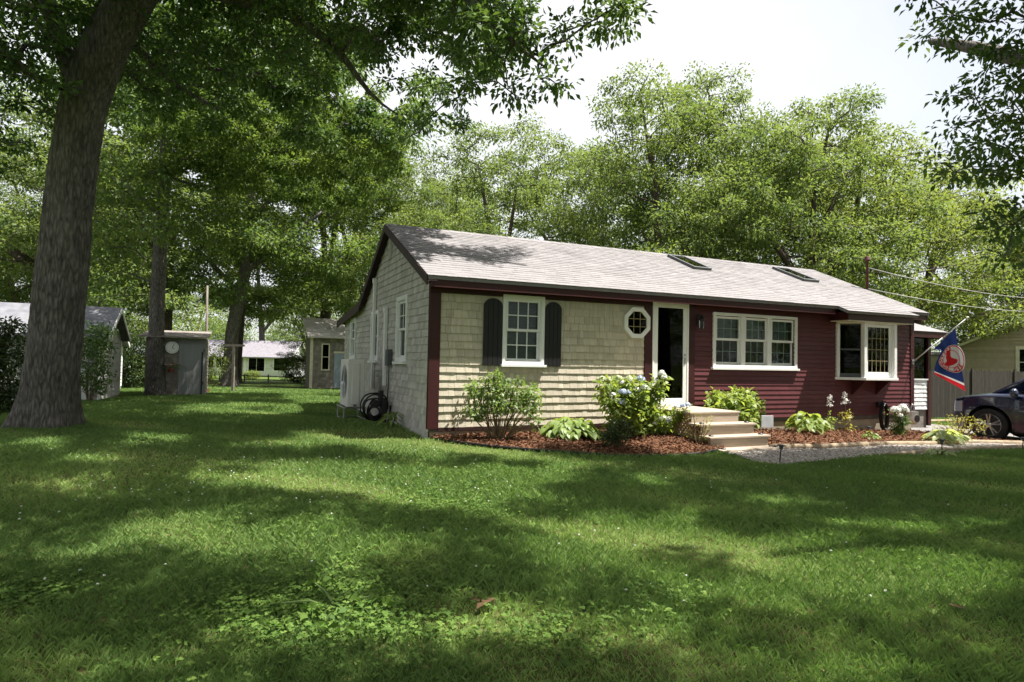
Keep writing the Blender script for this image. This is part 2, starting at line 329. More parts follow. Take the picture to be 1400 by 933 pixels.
def sheet(name, poly, step, mat_, lift, amp=0.0, wob=None):
    P = np.array(poly); xs = np.arange(P[:,0].min()-step, P[:,0].max()+step, step); ys = np.arange(P[:,1].min()-step, P[:,1].max()+step, step)
    X, Y = np.meshgrid(xs, ys, indexing='ij'); idx = {}; mb = MB()
    cx, cy = X[:-1,:-1]+step/2, Y[:-1,:-1]+step/2; ins = inpoly(cx, cy, poly)
    hn = rng.random(X.shape)*amp
    for i, j in zip(*np.nonzero(ins)):
        q = []
        for di, dj in ((0,0),(1,0),(1,1),(0,1)):
            k = (i+di, j+dj)
            if k not in idx:
                idx[k] = len(mb.v); x, y = X[k], Y[k]
                mb.v.append((float(x), float(y), gz(x,y)+lift+float(hn[k])+(wob(x,y) if wob else 0)))
            q.append(idx[k])
        mb.f.append(tuple(q)); mb.t.append(.5)
    o = mb.build(name, mat_, smooth=True); tag(o, kind='structure'); return o
def moundf(x, y): return 0.05*math.exp(-((x-2.2)**2/1.2+(y+.6)**2/.5)) + 0.10*math.exp(-((x-3.9)**2/.35+(y+1.1)**2/.6))
sheet('mulch_bed', bed1, 0.055, M['mulch'], 0.028, 0.03, moundf)
sheet('mulch_bed', bed2, 0.06, M['mulch'], 0.028, 0.03)
sheet('gravel_path', pathp, 0.08, M['gravel'], 0.014, 0.006)
sheet('driveway', drive, 0.25, M['asphalt'], 0.016)

# lawn: one sheet to the horizon, finer near the house
def axis_steps(c, near, far):
    a = [0.0]; s = 0.25
    while a[-1] < far:
        a.append(a[-1]+s)
        if a[-1] > near: s *= 1.22
    a = np.array(a); return np.concatenate([c-a[::-1], c+a[1:]])
xs = axis_steps(2, 16, 900); ys = axis_steps(0, 18, 900)
X, Y = np.meshgrid(xs, ys, indexing='ij'); Zg = g(X, Y)
nx, ny = X.shape; I = np.arange(nx*ny).reshape(nx, ny)
F4 = np.stack([I[:-1,:-1], I[1:,:-1], I[1:,1:], I[:-1,1:]], -1).reshape(-1, 4)
me = bpy.data.meshes.new('lawn'); me.from_pydata(np.stack([X, Y, Zg], -1).reshape(-1, 3).tolist(), [], F4.tolist()); me.update()
me.polygons.foreach_set("use_smooth", np.ones(len(me.polygons), bool))
lm = bpy.data.materials.new('lawn_turf'); lm.use_nodes = True; t = lm.node_tree; N = t.nodes; L = t.links
p = N["Principled BSDF"]; p.inputs["Roughness"].default_value = 0.9; p.inputs["Specular IOR Level"].default_value = 0.1
tc = N.new("ShaderNodeTexCoord")
def _nz(s, d=6):
    n = N.new("ShaderNodeTexNoise"); n.inputs["Scale"].default_value = s; n.inputs["Detail"].default_value = d; L.new(tc.outputs["Object"], n.inputs[0]); return n
def _mr(o, a, b):
    r = N.new("ShaderNodeMapRange"); r.inputs[1].default_value = a; r.inputs[2].default_value = b; L.new(o, r.inputs[0]); return r.outputs[0]
def _mx(fac, a, b):
    m = N.new("ShaderNodeMix"); m.data_type = 'RGBA'
    for k, v in (("A", a), ("B", b)):
        if isinstance(v, tuple): m.inputs[k].default_value = (*v, 1)
        else: L.new(v, m.inputs[k])
    L.new(fac, m.inputs["Factor"]); return m.outputs["Result"]
c1 = _mx(_mr(_nz(0.55).outputs[0], .4, .6), (0.070,0.125,0.028), (0.115,0.160,0.040))
c2 = _mx(_mr(_nz(7).outputs[0], .4, .65), c1, (0.070,0.110,0.022))
c3 = _mx(_mr(_nz(0.9, 8).outputs[0], .60, .72), c2, (0.21,0.175,0.085))
c4 = _mx(_mr(_nz(60, 4).outputs[0], .35, .7), c3, (0.055,0.075,0.022))
L.new(c4, p.inputs["Base Color"])
b = N.new("ShaderNodeBump"); b.inputs["Strength"].default_value = 0.7; b.inputs["Distance"].default_value = 0.04; L.new(_nz(45, 8).outputs[0], b.inputs["Height"]); L.new(b.outputs[0], p.inputs["Normal"])
me.materials.append(lm); lawn = bpy.data.objects.new('lawn', me); C.objects.link(lawn); tag(lawn, kind='structure')

# ------------------------------------------------------------------ the cottage
XR, YB = 12.40, 8.8              # right end, back wall
ZB, ZT = 0.27, 2.72              # siding bottom, wall top
RID, EAV = (3.0, 4.25), (-0.30, 2.79)
SLOPE = (RID[1]-EAV[1])/(RID[0]-EAV[0])
BRK, LOW = (5.75, 2.82), (9.45, 2.52)
def roof_z(y):
    if y <= RID[0]: return EAV[1]+SLOPE*(y-EAV[0])
    if y <= BRK[0]: return RID[1]+(BRK[1]-RID[1])*(y-RID[0])/(BRK[0]-RID[0])
    return BRK[1]+(LOW[1]-BRK[1])*(y-BRK[0])/(LOW[0]-BRK[0])
FR = lambda a, o, z: (a, -o, z)                 # front wall coordinates
GL = lambda a, o, z: (-o, a, z)                 # left gable wall
house = thing('cottage', 'low cottage with pale shingled left half and dark red clapboard right half', 'house', (0,0,0))

def wall_rects(a0, a1, z0, z1, holes):
    A = sorted({a0, a1, *[h[0] for h in holes], *[h[1] for h in holes]}); B = sorted({z0, z1, *[h[2] for h in holes], *[h[3] for h in holes]})
    out = []
    for i in range(len(A)-1):
        for j in range(len(B)-1):
            ca, cz = (A[i]+A[i+1])/2, (B[j]+B[j+1])/2
            if a0 <= ca <= a1 and z0 <= cz <= z1 and not any(h[0] < ca < h[1] and h[2] < cz < h[3] for h in holes): out.append((A[i], A[i+1], B[j], B[j+1]))
    return out
def siding(mb, F, a0, a1, z0, z1, holes, course, wmin, wmax, thick, top=None, gap=0.004):
    """courses of shingles or clapboards cut round the openings; top(a) limits their height"""
    z = z0
    while z < z1-0.01:
        zt = min(z+course, z1)
        cuts = sorted({z, zt, *[h for hh in holes for h in hh[2:4] if z+.008 < h < zt-.008]})
        for zz0, zz1 in zip(cuts[:-1], cuts[1:]):
            zc = (zz0+zz1)/2; iv = [(a0, a1)]
            for h in holes:
                if h[2] < zc < h[3]:
                    nv = []
                    for s, e in iv:
                        if h[1] <= s or h[0] >= e: nv.append((s, e)); continue
                        if h[0] > s: nv.append((s, h[0]))
                        if h[1] < e: nv.append((h[1], e))
                    iv = nv
            for s, e in iv:
                a = s
                while a < e-0.01:
                    wd = random.uniform(wmin, wmax); b_ = min(a+wd, e)
                    if e-b_ < wmin*.4: b_ = e
                    ob = thick*random.uniform(.85, 1.15); fb = 1-(zz0-z)/course; ft = 1-(zz1-z)/course
                    o0, o1 = .006+ob*fb, .006+ob*ft*.9+.001
                    dz = random.uniform(-.004, .004) if zz0 == z and wmax < 1 else 0
                    ta, tb = zz1+.004, zz1+.004
                    if top:
                        ta, tb = min(ta, top(a)), min(tb, top(b_-gap))
                        if ta <= zz0+.004 and tb <= zz0+.004: a = b_; continue
                        ta, tb = max(ta, zz0+.003), max(tb, zz0+.003)
                    mb.hexa([F(a,0,zz0+dz),F(b_-gap,0,zz0+dz),F(b_-gap,o0,zz0+dz),F(a,o0,zz0+dz),F(a,0,ta),F(b_-gap,0,tb),F(b_-gap,o1,tb),F(a,o1,ta)], random.random())
                    a = b_
        z = zt

# openings: (a0, a1, z0, z1)
hwin = (1.36, 2.06, 1.40, 2.52); htri = (6.10, 8.34, 1.42, 2.44); hbay = (9.78, 11.48, 1.19, 2.42); hdoor = (4.56, 5.33, 0.60, 2.60)
fholes = [hwin, htri, hbay, hdoor]
mb = MB()
for r in wall_rects(0.0, XR, 0.20, ZT+.05, fholes): mb.mbox(FR, r[0], 0, r[2], r[1], -.11, r[3])
mb.build('front_wall', M['interior'], house)
gw1, gw2, gw3 = (1.55, 2.22, 1.42, 2.55), (4.10, 4.76, 1.42, 2.42), (7.0, 7.66, 1.44, 2.42)
mb = MB()
for r in wall_rects(0.112, YB, 0.0, 2.50, [gw1, gw2, gw3]): mb.mbox(GL, r[0], 0, r[2], r[1], -.11, r[3])
mb.prism([(0.112,2.5),(YB,2.5),(YB,roof_z(YB)-.1),(BRK[0],BRK[1]-.1),(RID[0],RID[1]-.12),(0.112,roof_z(.11)-.12)], lambda a, b_, h: (h, a, b_), 0.0, .11)
mb.build('gable_wall', M['interior'], house)
mb = MB(); mb.box(XR-.11, .112, -.1, XR, YB-.112, 2.5)
mb.prism([(0.112,2.5),(YB-.112,2.5),(BRK[0],BRK[1]-.1),(RID[0],RID[1]-.12)], lambda a, b_, h: (h, a, b_), XR-.11, XR)
mb.build('end_wall', M['red'], house)
mb = MB(); mb.box(.112, YB-.11, -.5, XR-.112, YB, 2.5); mb.build('back_wall', M['shingle_grey'], house)
mb = MB(); mb.box(.112, .112, .25, XR-.112, YB-.112, .30); mb.build('floor_deck', M['interior'], house)

mb = MB(); siding(mb, FR, 0.17, 4.32, ZB, 2.54, [hwin], 0.133, 0.085, 0.19, 0.020); mb.build('shingle_siding', M['shingle'], house)
mb = MB(); siding(mb, FR, 5.56, XR-.12, ZB+.03, 2.62, [htri, hbay], 0.0995, 2.4, 4.5, 0.018); mb.build('red_clapboard_siding', M['red'], house)
mb = MB(); siding(mb, GL, 0.0, YB, ZB-.2, 4.2, [gw1, gw2, gw3], 0.133, 0.085, 0.19, 0.019, top=lambda a: roof_z(a)-.10); mb.build('gable_shingle_siding', M['shingle_grey'], house)

mb = MB(); mb.box(0.03, .02, -.45, 4.3, .14, ZB-.002); mb.box(0.03, .142, -.9, .14, YB, ZB-.2); mb.build('foundation', M['concrete'], house)
mb = MB(); mb.box(4.3, .02, -.45, XR-.02, .14, ZB+.03); mb.build('foundation', M['concrete'], house)
mb = MB(); mb.mbox(FR, .165, .004, ZB-.06, 4.33, .028, ZB-.001); mb.build('sill_board', M['darktrim'], house)
# trim
mb = MB(); mb.mbox(FR, -.026, .003, ZB-.02, .165, .036, 2.54); mb.build('corner_board', M['redtrim'], house)
mb = MB(); mb.box(-.034, -.002, ZB-.02, -.003, .022, 2.74); mb.build('corner_board', M['redtrim'], house)
mb = MB(); mb.mbox(FR, XR-.12, .003, ZB+.01, XR+.012, .034, 2.62); mb.build('corner_board', M['redtrim'], house)
mb = MB(); mb.mbox(FR, 4.325, .003, ZB+.1, 4.498, .036, 2.60); mb.mbox(FR, 5.395, .003, ZB+.1, 5.555, .036, 2.60); mb.build('door_casing', M['redtrim'], house)
mb = MB(); mb.mbox(FR, -.026, .003, 2.545, 4.52, .040, ZT); mb.mbox(FR, 4.522, .003, 2.665, 5.4, .040, ZT); mb.mbox(FR, 5.402, .003, 2.625, 9.6, .034, ZT); mb.mbox(FR, 11.66, .003, 2.625, XR, .034, ZT)
mb.build('frieze_board', M['redtrim'], house)
mb = MB(); mb.box(-.10, -.30, 2.60, 9.30, -.275, 2.775); mb.box(11.78, -.30, 2.60, XR+.10, -.275, 2.775); mb.build('fascia', M['redtrim'], house)
mb = MB(); mb.box(-.10, -.275, ZT-.045, 9.30, -.041, ZT-.03); mb.box(11.78, -.275, ZT-.045, XR+.1, -.041, ZT-.03); mb.build('soffit', M['redtrim'], house)

# roof
XL, XRR = -.15, XR+.13
mb = MB()
T_ = .07
sec = [(EAV[0]-.02, EAV[1]), (RID[0], RID[1]), (BRK[0], BRK[1]), (LOW[0], LOW[1])]
secb = [(y, z-T_) for y, z in sec]
mb.prism([sec[0], sec[1], sec[2], sec[3], secb[3], secb[2], secb[1], secb[0]][::-1], lambda a, b_, h: (h, a, b_), XL, XRR, .5)
# asphalt tabs on the front slope
ln = math.hypot(RID[0]-EAV[0], RID[1]-EAV[1]); cy, cz = (RID[0]-EAV[0])/ln, (RID[1]-EAV[1])/ln
def RS(x, s, h): return (x, EAV[0]+cy*s-cz*h, EAV[1]+cz*s+cy*h)
sky1, sky2 = (6.98, 7.52, 2.2, 3.32), (10.45, 11.02, 2.05, 3.2)
s = -.035
while s < ln-.02:
    x = XL-.012-random.random()*.2; e = min(s+.143, ln)
    while x < XRR+.012:
        x2 = min(x+random.uniform(.16,.42), XRR+.012); xa = max(x, XL-.012)
        if x2-xa > .02:
            ho = random.uniform(.009,.014)
            mb.hexa([RS(xa,s,.002),RS(x2-.004,s,.002),RS(x2-.004,e+.01,.002),RS(xa,e+.01,.002),RS(xa,s,ho),RS(x2-.004,s,ho),RS(x2-.004,e+.01,.0035),RS(xa,e+.01,.0035)], random.random())
        x = x2
    s += .143
# bay extension of the same slope
def ext_tabs(x0, x1, smin):
    s = -.143*3-.035
    while s < -.04:
        if s > smin:
            x = x0
            while x < x1:
                x2 = min(x+random.uniform(.2,.4), x1)
                mb.hexa([RS(x,s,.002),RS(x2-.004,s,.002),RS(x2-.004,s+.15,.002),RS(x,s+.15,.002),RS(x,s,.012),RS(x2-.004,s,.012),RS(x2-.004,s+.15,.0035),RS(x,s+.15,.0035)], random.random()); x = x2
        s += .143
mb.hexa([RS(9.36,-.30,-.06),RS(11.74,-.30,-.06),RS(11.74,-.03,-.06),RS(9.36,-.03,-.06),RS(9.36,-.30,0),RS(11.74,-.30,0),RS(11.74,-.03,0),RS(9.36,-.03,0)])
ext_tabs(9.35, 11.75, -.36)
# ridge caps
x = XL
while x < XRR-.05:
    x2 = min(x+.28, XRR); mb.add([(x,RID[0]-.13,RID[1]-.045),(x2,RID[0]-.13,RID[1]-.048),(x2,RID[0],RID[1]+.014),(x,RID[0],RID[1]+.020),(x2,RID[0]+.13,RID[1]-.055),(x,RID[0]+.13,RID[1]-.052)], [(0,1,2,3),(3,2,4,5)], random.random()); x = x2
roof_o = mb.build('roof', M['roof'], house)
for nm, xx in (('rake_board', XL-.001), ('rake_board', XRR+.001-.03)):
    mb = MB(); d = .155
    fa = lambda a, b_, h, xx=xx: (xx+h, a, b_)
    s0 = [(EAV[0]-.005, EAV[1]-.012), (RID[0], RID[1]-.012), (BRK[0], BRK[1]-.012), (LOW[0]-.01, LOW[1]-.012)]
    for (ya, za), (yb, zb2) in zip(s0[:-1], s0[1:]):
        dd = d if ya < BRK[0]-.1 else .21
        mb.prism([(ya,za-dd),(yb,zb2-dd),(yb,zb2),(ya,za)], fa, -.022, .0, .5)
    mb.build(nm, M['darktrim'], house)
mb = MB()
for (ya, za), (yb, zb2) in zip(sec[:-1], sec[1:]):
    mb.hexa([(XL,ya,za-T_-.03),(.0,ya,za-T_-.03),(.0,yb,zb2-T_-.03),(XL,yb,zb2-T_-.03),(XL,ya,za-T_-.004),(.0,ya,za-T_-.004),(.0,yb,zb2-T_-.004),(XL,yb,zb2-T_-.004)])
mb.box(XL, YB+.02, LOW[1]-.11, XRR, LOW[0]-.02, LOW[1]-.085)
mb.build('rake_soffit', M['darktrim'], house)
# skylights lie in the roof
for q in (sky1, sky2):
    x0, x1, s0, s1 = q
    mb = MB(); Fs = lambda a, b_, h: RS(a, b_, h)
    mb.ring([(x0,s0),(x1,s0),(x1,s1),(x0,s1)], [(x0+.06,s0+.06),(x1-.06,s0+.06),(x1-.06,s1-.06),(x0+.06,s1-.06)], Fs, .0, .075)
    so_ = mb.build('skylight', M['screen'], house, bevel=.01)
    mb = MB(); mb.prism([(x0+.055,s0+.055),(x1-.055,s0+.055),(x1-.055,s1-.055),(x0+.055,s1-.055)], Fs, .045, .058); mb.build('pane', M['darkglass'], so_)
    mb = MB(); mb.prism([(x0+.05,s0+.05),(x1-.05,s0+.05),(x1-.05,s1-.05),(x0+.05,s1-.05)], Fs, .012, .03); mb.build('shade', M['interior'], so_)

# ---- windows
def rect(a0, a1, z0, z1): return [(a0,z0),(a1,z0),(a1,z1),(a0,z1)]
def dh_window(F, hole, casing=.075, nx=3, nz=2, low_grid=True, sillw=.05, blind=None, mat_s='white', name='window', case=True, sashw=.042):
    a0, a1, z0, z1 = hole; FF = lambda a, b_, h: F(a, h, b_)
    mb = MB()
    mb.ring(rect(a0-casing,a1+casing,z0-casing*.8,z1+casing), rect(a0-.002,a1+.002,z0-.002,z1+.002), FF, .0, .045)
    mb.ring(rect(a0-.003,a1+.003,z0-.003,z1+.003), rect(a0+.012,a1-.012,z0+.012,z1-.012), FF, -.10, .030)
    wn = mb.build(name, M['white'], house, bevel=.004)
    mb = MB(); mb.mbox(F, a0-casing-.03, .0, z0-casing*.8-.045, a1+casing+.03, .045+sillw, z0-casing*.8-.003); mb.build('sill', M['white'], wn, bevel=.004)
    zm = (z0+z1)/2
    i0, i1 = a0+.014, a1-.014
    for k, (b0, b1, h) in enumerate(((zm-.018, z1-.014, .004), (z0+.014, zm+.018, -.030))):
        mb = MB(); mb.ring(rect(i0,i1,b0,b1), rect(i0+sashw,i1-sashw,b0+sashw,b1-sashw), FF, h-.03, h)
        if k == 0 or low_grid:
            for i in range(1, nx):
                aa = i0+sashw+(i1-i0-2*sashw)*i/nx; mb.mbox(F, aa-.009, h-.018, b0+sashw, aa+.009, h-.005, b1-sashw)
            for j in range(1, nz):
                bb = b0+sashw+(b1-b0-2*sashw)*j/nz; mb.mbox(F, i0+sashw, h-.0185, bb-.009, i1-sashw, h-.0055, bb+.009)
        mb.build('sash', M[mat_s], wn)
        mb = MB(); mb.mbox(F, i0+sashw-.004, h-.023, b0+sashw-.004, i1-sashw+.004, h-.019, b1-sashw+.004); mb.build('pane', M['glass'], wn)
    if blind:
        mb = MB(); zz = z1-.03
        while zz > z0+(z1-z0)*(1-blind):
            mb.hexa([F(i0+.02,-.12,zz-.018),F(i1-.02,-.12,zz-.018),F(i1-.02,-.135,zz),F(i0+.02,-.135,zz),F(i0+.02,-.121,zz-.016),F(i1-.02,-.121,zz-.016),F(i1-.02,-.136,zz+.002),F(i0+.02,-.136,zz+.002)]); zz -= .026
        mb.build('blind', M['blind'], wn)
    return wn
dh_window(FR, hwin, blind=.95, casing=.062)
for gw in (gw1, gw2, gw3): dh_window(GL, gw, casing=.085, nx=2, nz=2, low_grid=False, blind=None)
# triple window
FF = lambda a, b_, h: (a, -h, b_)
mb = MB(); a0, a1, z0, z1 = htri
mb.ring(rect(a0-.075,a1+.075,z0-.06,z1+.065), rect(a0-.002,a1+.002,z0-.002,z1+.002), FF, .0, .045)
uw = (a1-a0)/3
for i in (1, 2): mb.mbox(FR, a0+uw*i-.06, -.08, z0, a0+uw*i+.06, .034, z1)
tri = mb.build('triple_window', M['white'], house, bevel=.004)
mb = MB(); mb.mbox(FR, a0-.11, 0, z0-.105, a1+.11, .085, z0-.062); mb.build('sill', M['white'], tri, bevel=.004)
for i in range(3):
    i0, i1 = a0+uw*i+(.012 if i == 0 else .062), a0+uw*(i+1)-(.012 if i == 2 else .062); zm = (z0+z1)/2+.02; sw = .045
    for k, (b0, b1, h) in enumerate(((zm-.02, z1-.012, .006), (z0+.012, zm+.02, -.028))):
        mb = MB(); mb.ring(rect(i0,i1,b0,b1), rect(i0+sw,i1-sw,b0+sw,b1-sw), FF, h-.03, h); 
        for ii in range(1, 3):
            aa = i0+sw+(i1-i0-2*sw)*ii/3; mb.mbox(FR, aa-.007, h-.022, b0+sw, aa+.007, h-.010, b1-sw)
        bb = (b0+b1)/2; mb.mbox(FR, i0+sw, h-.0225, bb-.007, i1-sw, h-.0105, bb+.007)
        mb.build('sash', M['white'], tri)
        mb = MB(); mb.mbox(FR, i0+sw-.004, h-.009, b0+sw-.004, i1-sw+.004, h-.006, b1-sw+.004); mb.build('pane', M['glass'], tri)
    mb = MB(); zz = z1-.03
    while zz > zm+.02:
        mb.hexa([FR(i0,-.125,zz-.018),FR(i1,-.125,zz-.018),FR(i1,-.14,zz),FR(i0,-.14,zz),FR(i0,-.126,zz-.016),FR(i1,-.126,zz-.016),FR(i1,-.141,zz+.002),FR(i0,-.141,zz+.002)]); zz -= .026
    mb.build('blind', M['blind'], tri)
# shutters with rounded tops, four boards each
for s0, s1 in ((0.935, 1.292), (2.128, 2.465)):
    mb = MB(); n = 4; wd = (s1-s0)/n; z0, z1 = 1.325, 2.50; cxs = (s0+s1)/2; R_ = (s1-s0)/2
    def topz(a): return z1-.15+.15*math.sqrt(max(0, 1-((a-cxs)/R_)**2))
    for i in range(n):
        p0, p1 = s0+i*wd+.003, s0+(i+1)*wd-.003
        poly = [(p0,z0),(p1,z0)]+[(p1-(p1-p0)*k/6, topz(p1-(p1-p0)*k/6)) for k in range(7)]
        mb.prism(poly, FF, .028, .050, random.random())
    for zz in (1.50, 2.28): mb.mbox(FR, s0+.01, .022, zz-.04, s1-.01, .0275, zz+.04)
    mb.build('shutter', M['shutter'], house)
# octagon window
oc = (4.13, 2.20)
def octa(r): return [(oc[0]+r*math.cos(math.pi/8+i*math.pi/4), oc[1]+r*math.sin(math.pi/8+i*math.pi/4)) for i in range(8)]
mb = MB(); mb.ring(octa(.325), octa(.235), FF, .004, .062); ow = mb.build('octagon_window', M['white'], house, bevel=.006)
mb = MB(); mb.prism(octa(.24), FF, .030, .034); mb.build('pane', M['darkglass'], ow)
mb = MB(); mb.prism(octa(.238), FF, .0265, .0285); mb.build('backing', M['interior'], ow)
mb = MB()
for dx in (-.075, .075): mb.mbox(FR, oc[0]+dx-.007, .0345, oc[1]-.215, oc[0]+dx+.007, .041, oc[1]+.215)
for dz in (-.075, .075): mb.mbox(FR, oc[0]-.215, .035, oc[1]+dz-.007, oc[0]+.215, .0415, oc[1]+dz+.007)
mb.build('grille', M['gold'], ow)
# storm door
mb = MB(); mb.ring(rect(4.50,5.39,.58,2.66), rect(4.545,5.345,.60,2.615), FF, .0, .048)
mb.ring(rect(4.547,5.343,.602,2.612), rect(4.63,5.255,.73,2.53), FF, .004, .040)
dr = mb.build('storm_door', M['white'], house, bevel=.005)
mb = MB(); mb.mbox(FR, 4.62, .018, .72, 5.265, .024, 2.54); mb.build('pane', M['darkglass'], dr)
mb = MB(); mb.mbox(FR, 5.285, .040, 1.42, 5.315, .052, 1.62); mb.tube([FR(5.30,.05,1.55),FR(5.30,.085,1.55),FR(5.25,.088,1.55),FR(5.21,.088,1.545)], .010, 8); mb.build('handle', M['steel'], dr)
mb = MB(); mb.mbox(FR, 4.56, -.08, .60, 5.33, -.105, 2.60)
for pz in ((.75,1.35),(1.5,2.4)):
    for pa in ((4.66,4.90),(4.99,5.23)): mb.mbox(FR, pa[0], -.066, pz[0], pa[1], -.0795, pz[1])
mb.build('inner_door', mat('inner_door_paint', (0.05,0.012,0.012), .5), dr)
mb = MB(); mb.mbox(FR, 4.47, .0, .545, 5.42, .10, .578); mb.build('threshold', M['steel'], house)
# wall lantern
mb = MB(); mb.mbox(FR, 5.60, .026, 2.20, 5.68, .04, 2.44); mb.tube([FR(5.64,.04,2.40),FR(5.64,.10,2.43),FR(5.64,.13,2.40)], .010, 6)
mb.lathe([(.02,.06),(.075,.0),(.06,-.012),(.012,-.012)], FR(5.64,.13,2.34)); mb.lathe([(.012,0),(.05,.01),(.045,.02),(.012,.02)], FR(5.64,.13,2.13))
for k in range(6):
    th = k*math.pi/3; mb.tube([FR(5.64+.055*math.cos(th),.13+.055*math.sin(th),2.325),FR(5.64+.045*math.cos(th),.13+.045*math.sin(th),2.15)], .004, 4)
ln_ = mb.build('wall_lantern', M['black'], house)
mb = MB(); mb.lathe([(.042,0),(.050,.17)], FR(5.64,.13,2.15), n=12); mb.build('lantern_glass', M['glass'], ln_)
# bay window
A_, B_, C_, D_ = (9.70,-.004), (10.12,-.38), (11.15,-.38), (11.55,-.004)
bz0, bz1 = 1.19, 2.42
def side_frame(P, Q):
    P = np.array(P); Q = np.array(Q); d = Q-P; ln2 = np.linalg.norm(d); d = d/ln2; n_ = np.array([d[1], -d[0]])
    return ln2, (lambda a, o, z: (P[0]+d[0]*a+n_[0]*o, P[1]+d[1]*a+n_[1]*o, z))
mb = MB()
for P in (A_, B_, C_, D_): mb.box(P[0]-.045, P[1]-.045 if P[1] < -.1 else -.06, bz0, P[0]+.045, min(P[1]+.045, -.003), bz1)
outl = [(A_[0]-.07,-.003),(B_[0]-.04,B_[1]-.085),(C_[0]+.04,C_[1]-.085),(D_[0]+.07,-.003)]
mb.prism(outl, lambda a, b_, h: (a, b_, h), bz0-.06, bz0-.002)
mb.prism([(A_[0]-.03,-.003),(B_[0]-.02,B_[1]-.05),(C_[0]+.02,C_[1]-.05),(D_[0]+.03,-.003)], lambda a, b_, h: (a, b_, h), bz1+.002, bz1+.05)
bay = mb.build('bay_window', M['white'], house, bevel=.004)
for k, (P, Q) in enumerate(((A_,B_),(B_,C_),(C_,D_))):
    ln2, Fb = side_frame(P, Q); fb = lambda a, b_, h, Fb=Fb: Fb(a, h, b_)
    e0, e1 = .046, ln2-.046
    if k != 1:
        mb = MB(); zm = 1.83
        mb.ring(rect(e0,e1,bz0+.005,bz1-.005), rect(e0+.03,e1-.03,bz0+.09,bz1-.035), fb, -.03, .0); mb.mbox(Fb, e0+.03, -.03, zm-.02, e1-.03, -.004, zm+.02)
        mb.build('sash', M['screen'], bay)
        mb = MB(); mb.mbox(Fb, e0+.02, -.02, bz0+.08, e1-.02, -.014, bz1-.03); mb.build('pane', M['darkglass'], bay)
        if k == 2:
            mb = MB(); mb.mbox(Fb, e0+.01, -.055, bz0+.02, e1-.01, -.045, bz1-.02); mb.build('dark_backing', M['interior'], bay)  # dark panel added to block the bright view through this flank
    else:
        mb = MB(); mb.ring(rect(e0,e1,bz0+.002,bz1-.002), rect(e0+.11,e1-.11,bz0+.13,bz1-.07), fb, -.055, -.02); mb.build('sash', M['white'], bay)
        mb = MB()
        for i in range(1, 5): aa = e0+.11+(e1-e0-.22)*i/5; mb.mbox(Fb, aa-.006, -.0285, bz0+.13, aa+.006, -.019, bz1-.07)
        for j in range(1, 4): zz = bz0+.13+(bz1-bz0-.20)*j/4; mb.mbox(Fb, e0+.11, -.0280, zz-.006, e1-.11, -.0185, zz+.006)
        mb.build('grille', M['gold'], bay)
        mb = MB(); mb.mbox(Fb, e0+.1, -.035, bz0+.12, e1-.1, -.031, bz1-.06); mb.build('pane', M['darkglass'], bay)
mb = MB(); mb.box(9.45, -.50, 2.475, 11.66, -.036, 2.66); mb.build('bay_soffit_box', M['redtrim'], house)
mb = MB(); mb.box(9.455, -.495, 2.455, 11.655, -.036, 2.473); mb.build('bay_soffit_trim', M['cream'], house)
mb = MB()
for xx in (10.2, 11.02):
    mb = MB(); mb.prism([(-.03,1.125),(-.36,1.125),(-.33,1.06),(-.03,.78)], lambda a, b_, h, xx=xx: (xx+h, a, b_), -.02, .02); mb.build('bay_bracket', M['redtrim'], house)
# gable vent, line-set covers, meter box on the gable wall
mb = MB(); mb.mbox(GL, 2.9, .022, 3.52, 3.12, .045, 4.0)
for k in range(9): mb.mbox(GL, 2.92, .0455, 3.55+k*.05, 3.10, .055, 3.575+k*.05)
mb.build('gable_vent', M['shingle_grey'], house)
for a0, z0, z1 in ((4.98-.6, .70, 3.22), (3.15, .82, 2.46)):
    mb = MB(); mb.mbox(GL, a0-.055, .022, z0, a0+.055, .095, z1); mb.mbox(GL, a0-.06, .022, z1-.08, a0+.06, .11, z1+.04); mb.build('pipe_cover', M['white'], house, bevel=.012)
mb = MB(); mb.mbox(GL, 2.62, .024, 1.26, 2.84, .12, 1.60); mb.tube([GL(2.73,.06,1.27),GL(2.73,.06,.95),GL(2.8,.06,.6),GL(2.85,.06,.25)], .018, 6); mb.build('switch_box', M['screen'], house, bevel=.01)
# service mast on the end wall
mb = MB(); mb.tube([(12.58,1.35,2.4),(12.58,1.35,4.30)], .035, 10); mb.lathe([(.04,0),(.085,.05),(.05,.14),(.01,.16)], (12.58,1.35,4.28)); mb.build('service_mast', M['rusty'], house)
# side porch at the right end
pz = 2.44
mb = MB(); e = [(12.42,.78,pz),(15.15,.78,pz),(15.15,4.6,pz),(12.42,4.6,pz)]; r1, r2 = (12.42,2.7,pz+.85), (13.3,2.7,pz+.85)
mb.add(e+[r1,r2], [(0,1,5,4),(1,2,5),(2,3,4,5),(3,2,1,0)]); mb.build('porch_roof', M['roof'], house)
mb = MB(); mb.box(12.42, .80, pz-.17, 15.13, .83, pz-.01); mb.box(15.10, .83, pz-.17, 15.13, 4.58, pz-.01); mb.build('porch_fascia', M['redtrim'], house)
for xx, yy in ((14.60,1.0),(12.45,1.0),(14.60,4.3)):
    mb = MB(); mb.box(xx, yy, -.15, xx+.12, yy+.12, pz-.1); mb.build('porch_post', M['redtrim'], house)
mb = MB(); siding(mb, lambda a, o, z: (a, 1.04-o, z), 12.57, 14.60, .30, 1.10, [], .115, .1, .2, .015); mb.box(12.57, 1.041, .30, 14.6, 1.10, 1.10); mb.box(12.57, 1.0, 1.102, 14.6, 1.13, 1.14); mb.build('porch_knee_wall', M['whiteshingle'], house)
mb = MB(); mb.box(12.57, 1.06, -.4, 14.6, 1.10, .298); mb.build('porch_foundation', M['oldwood'], house)
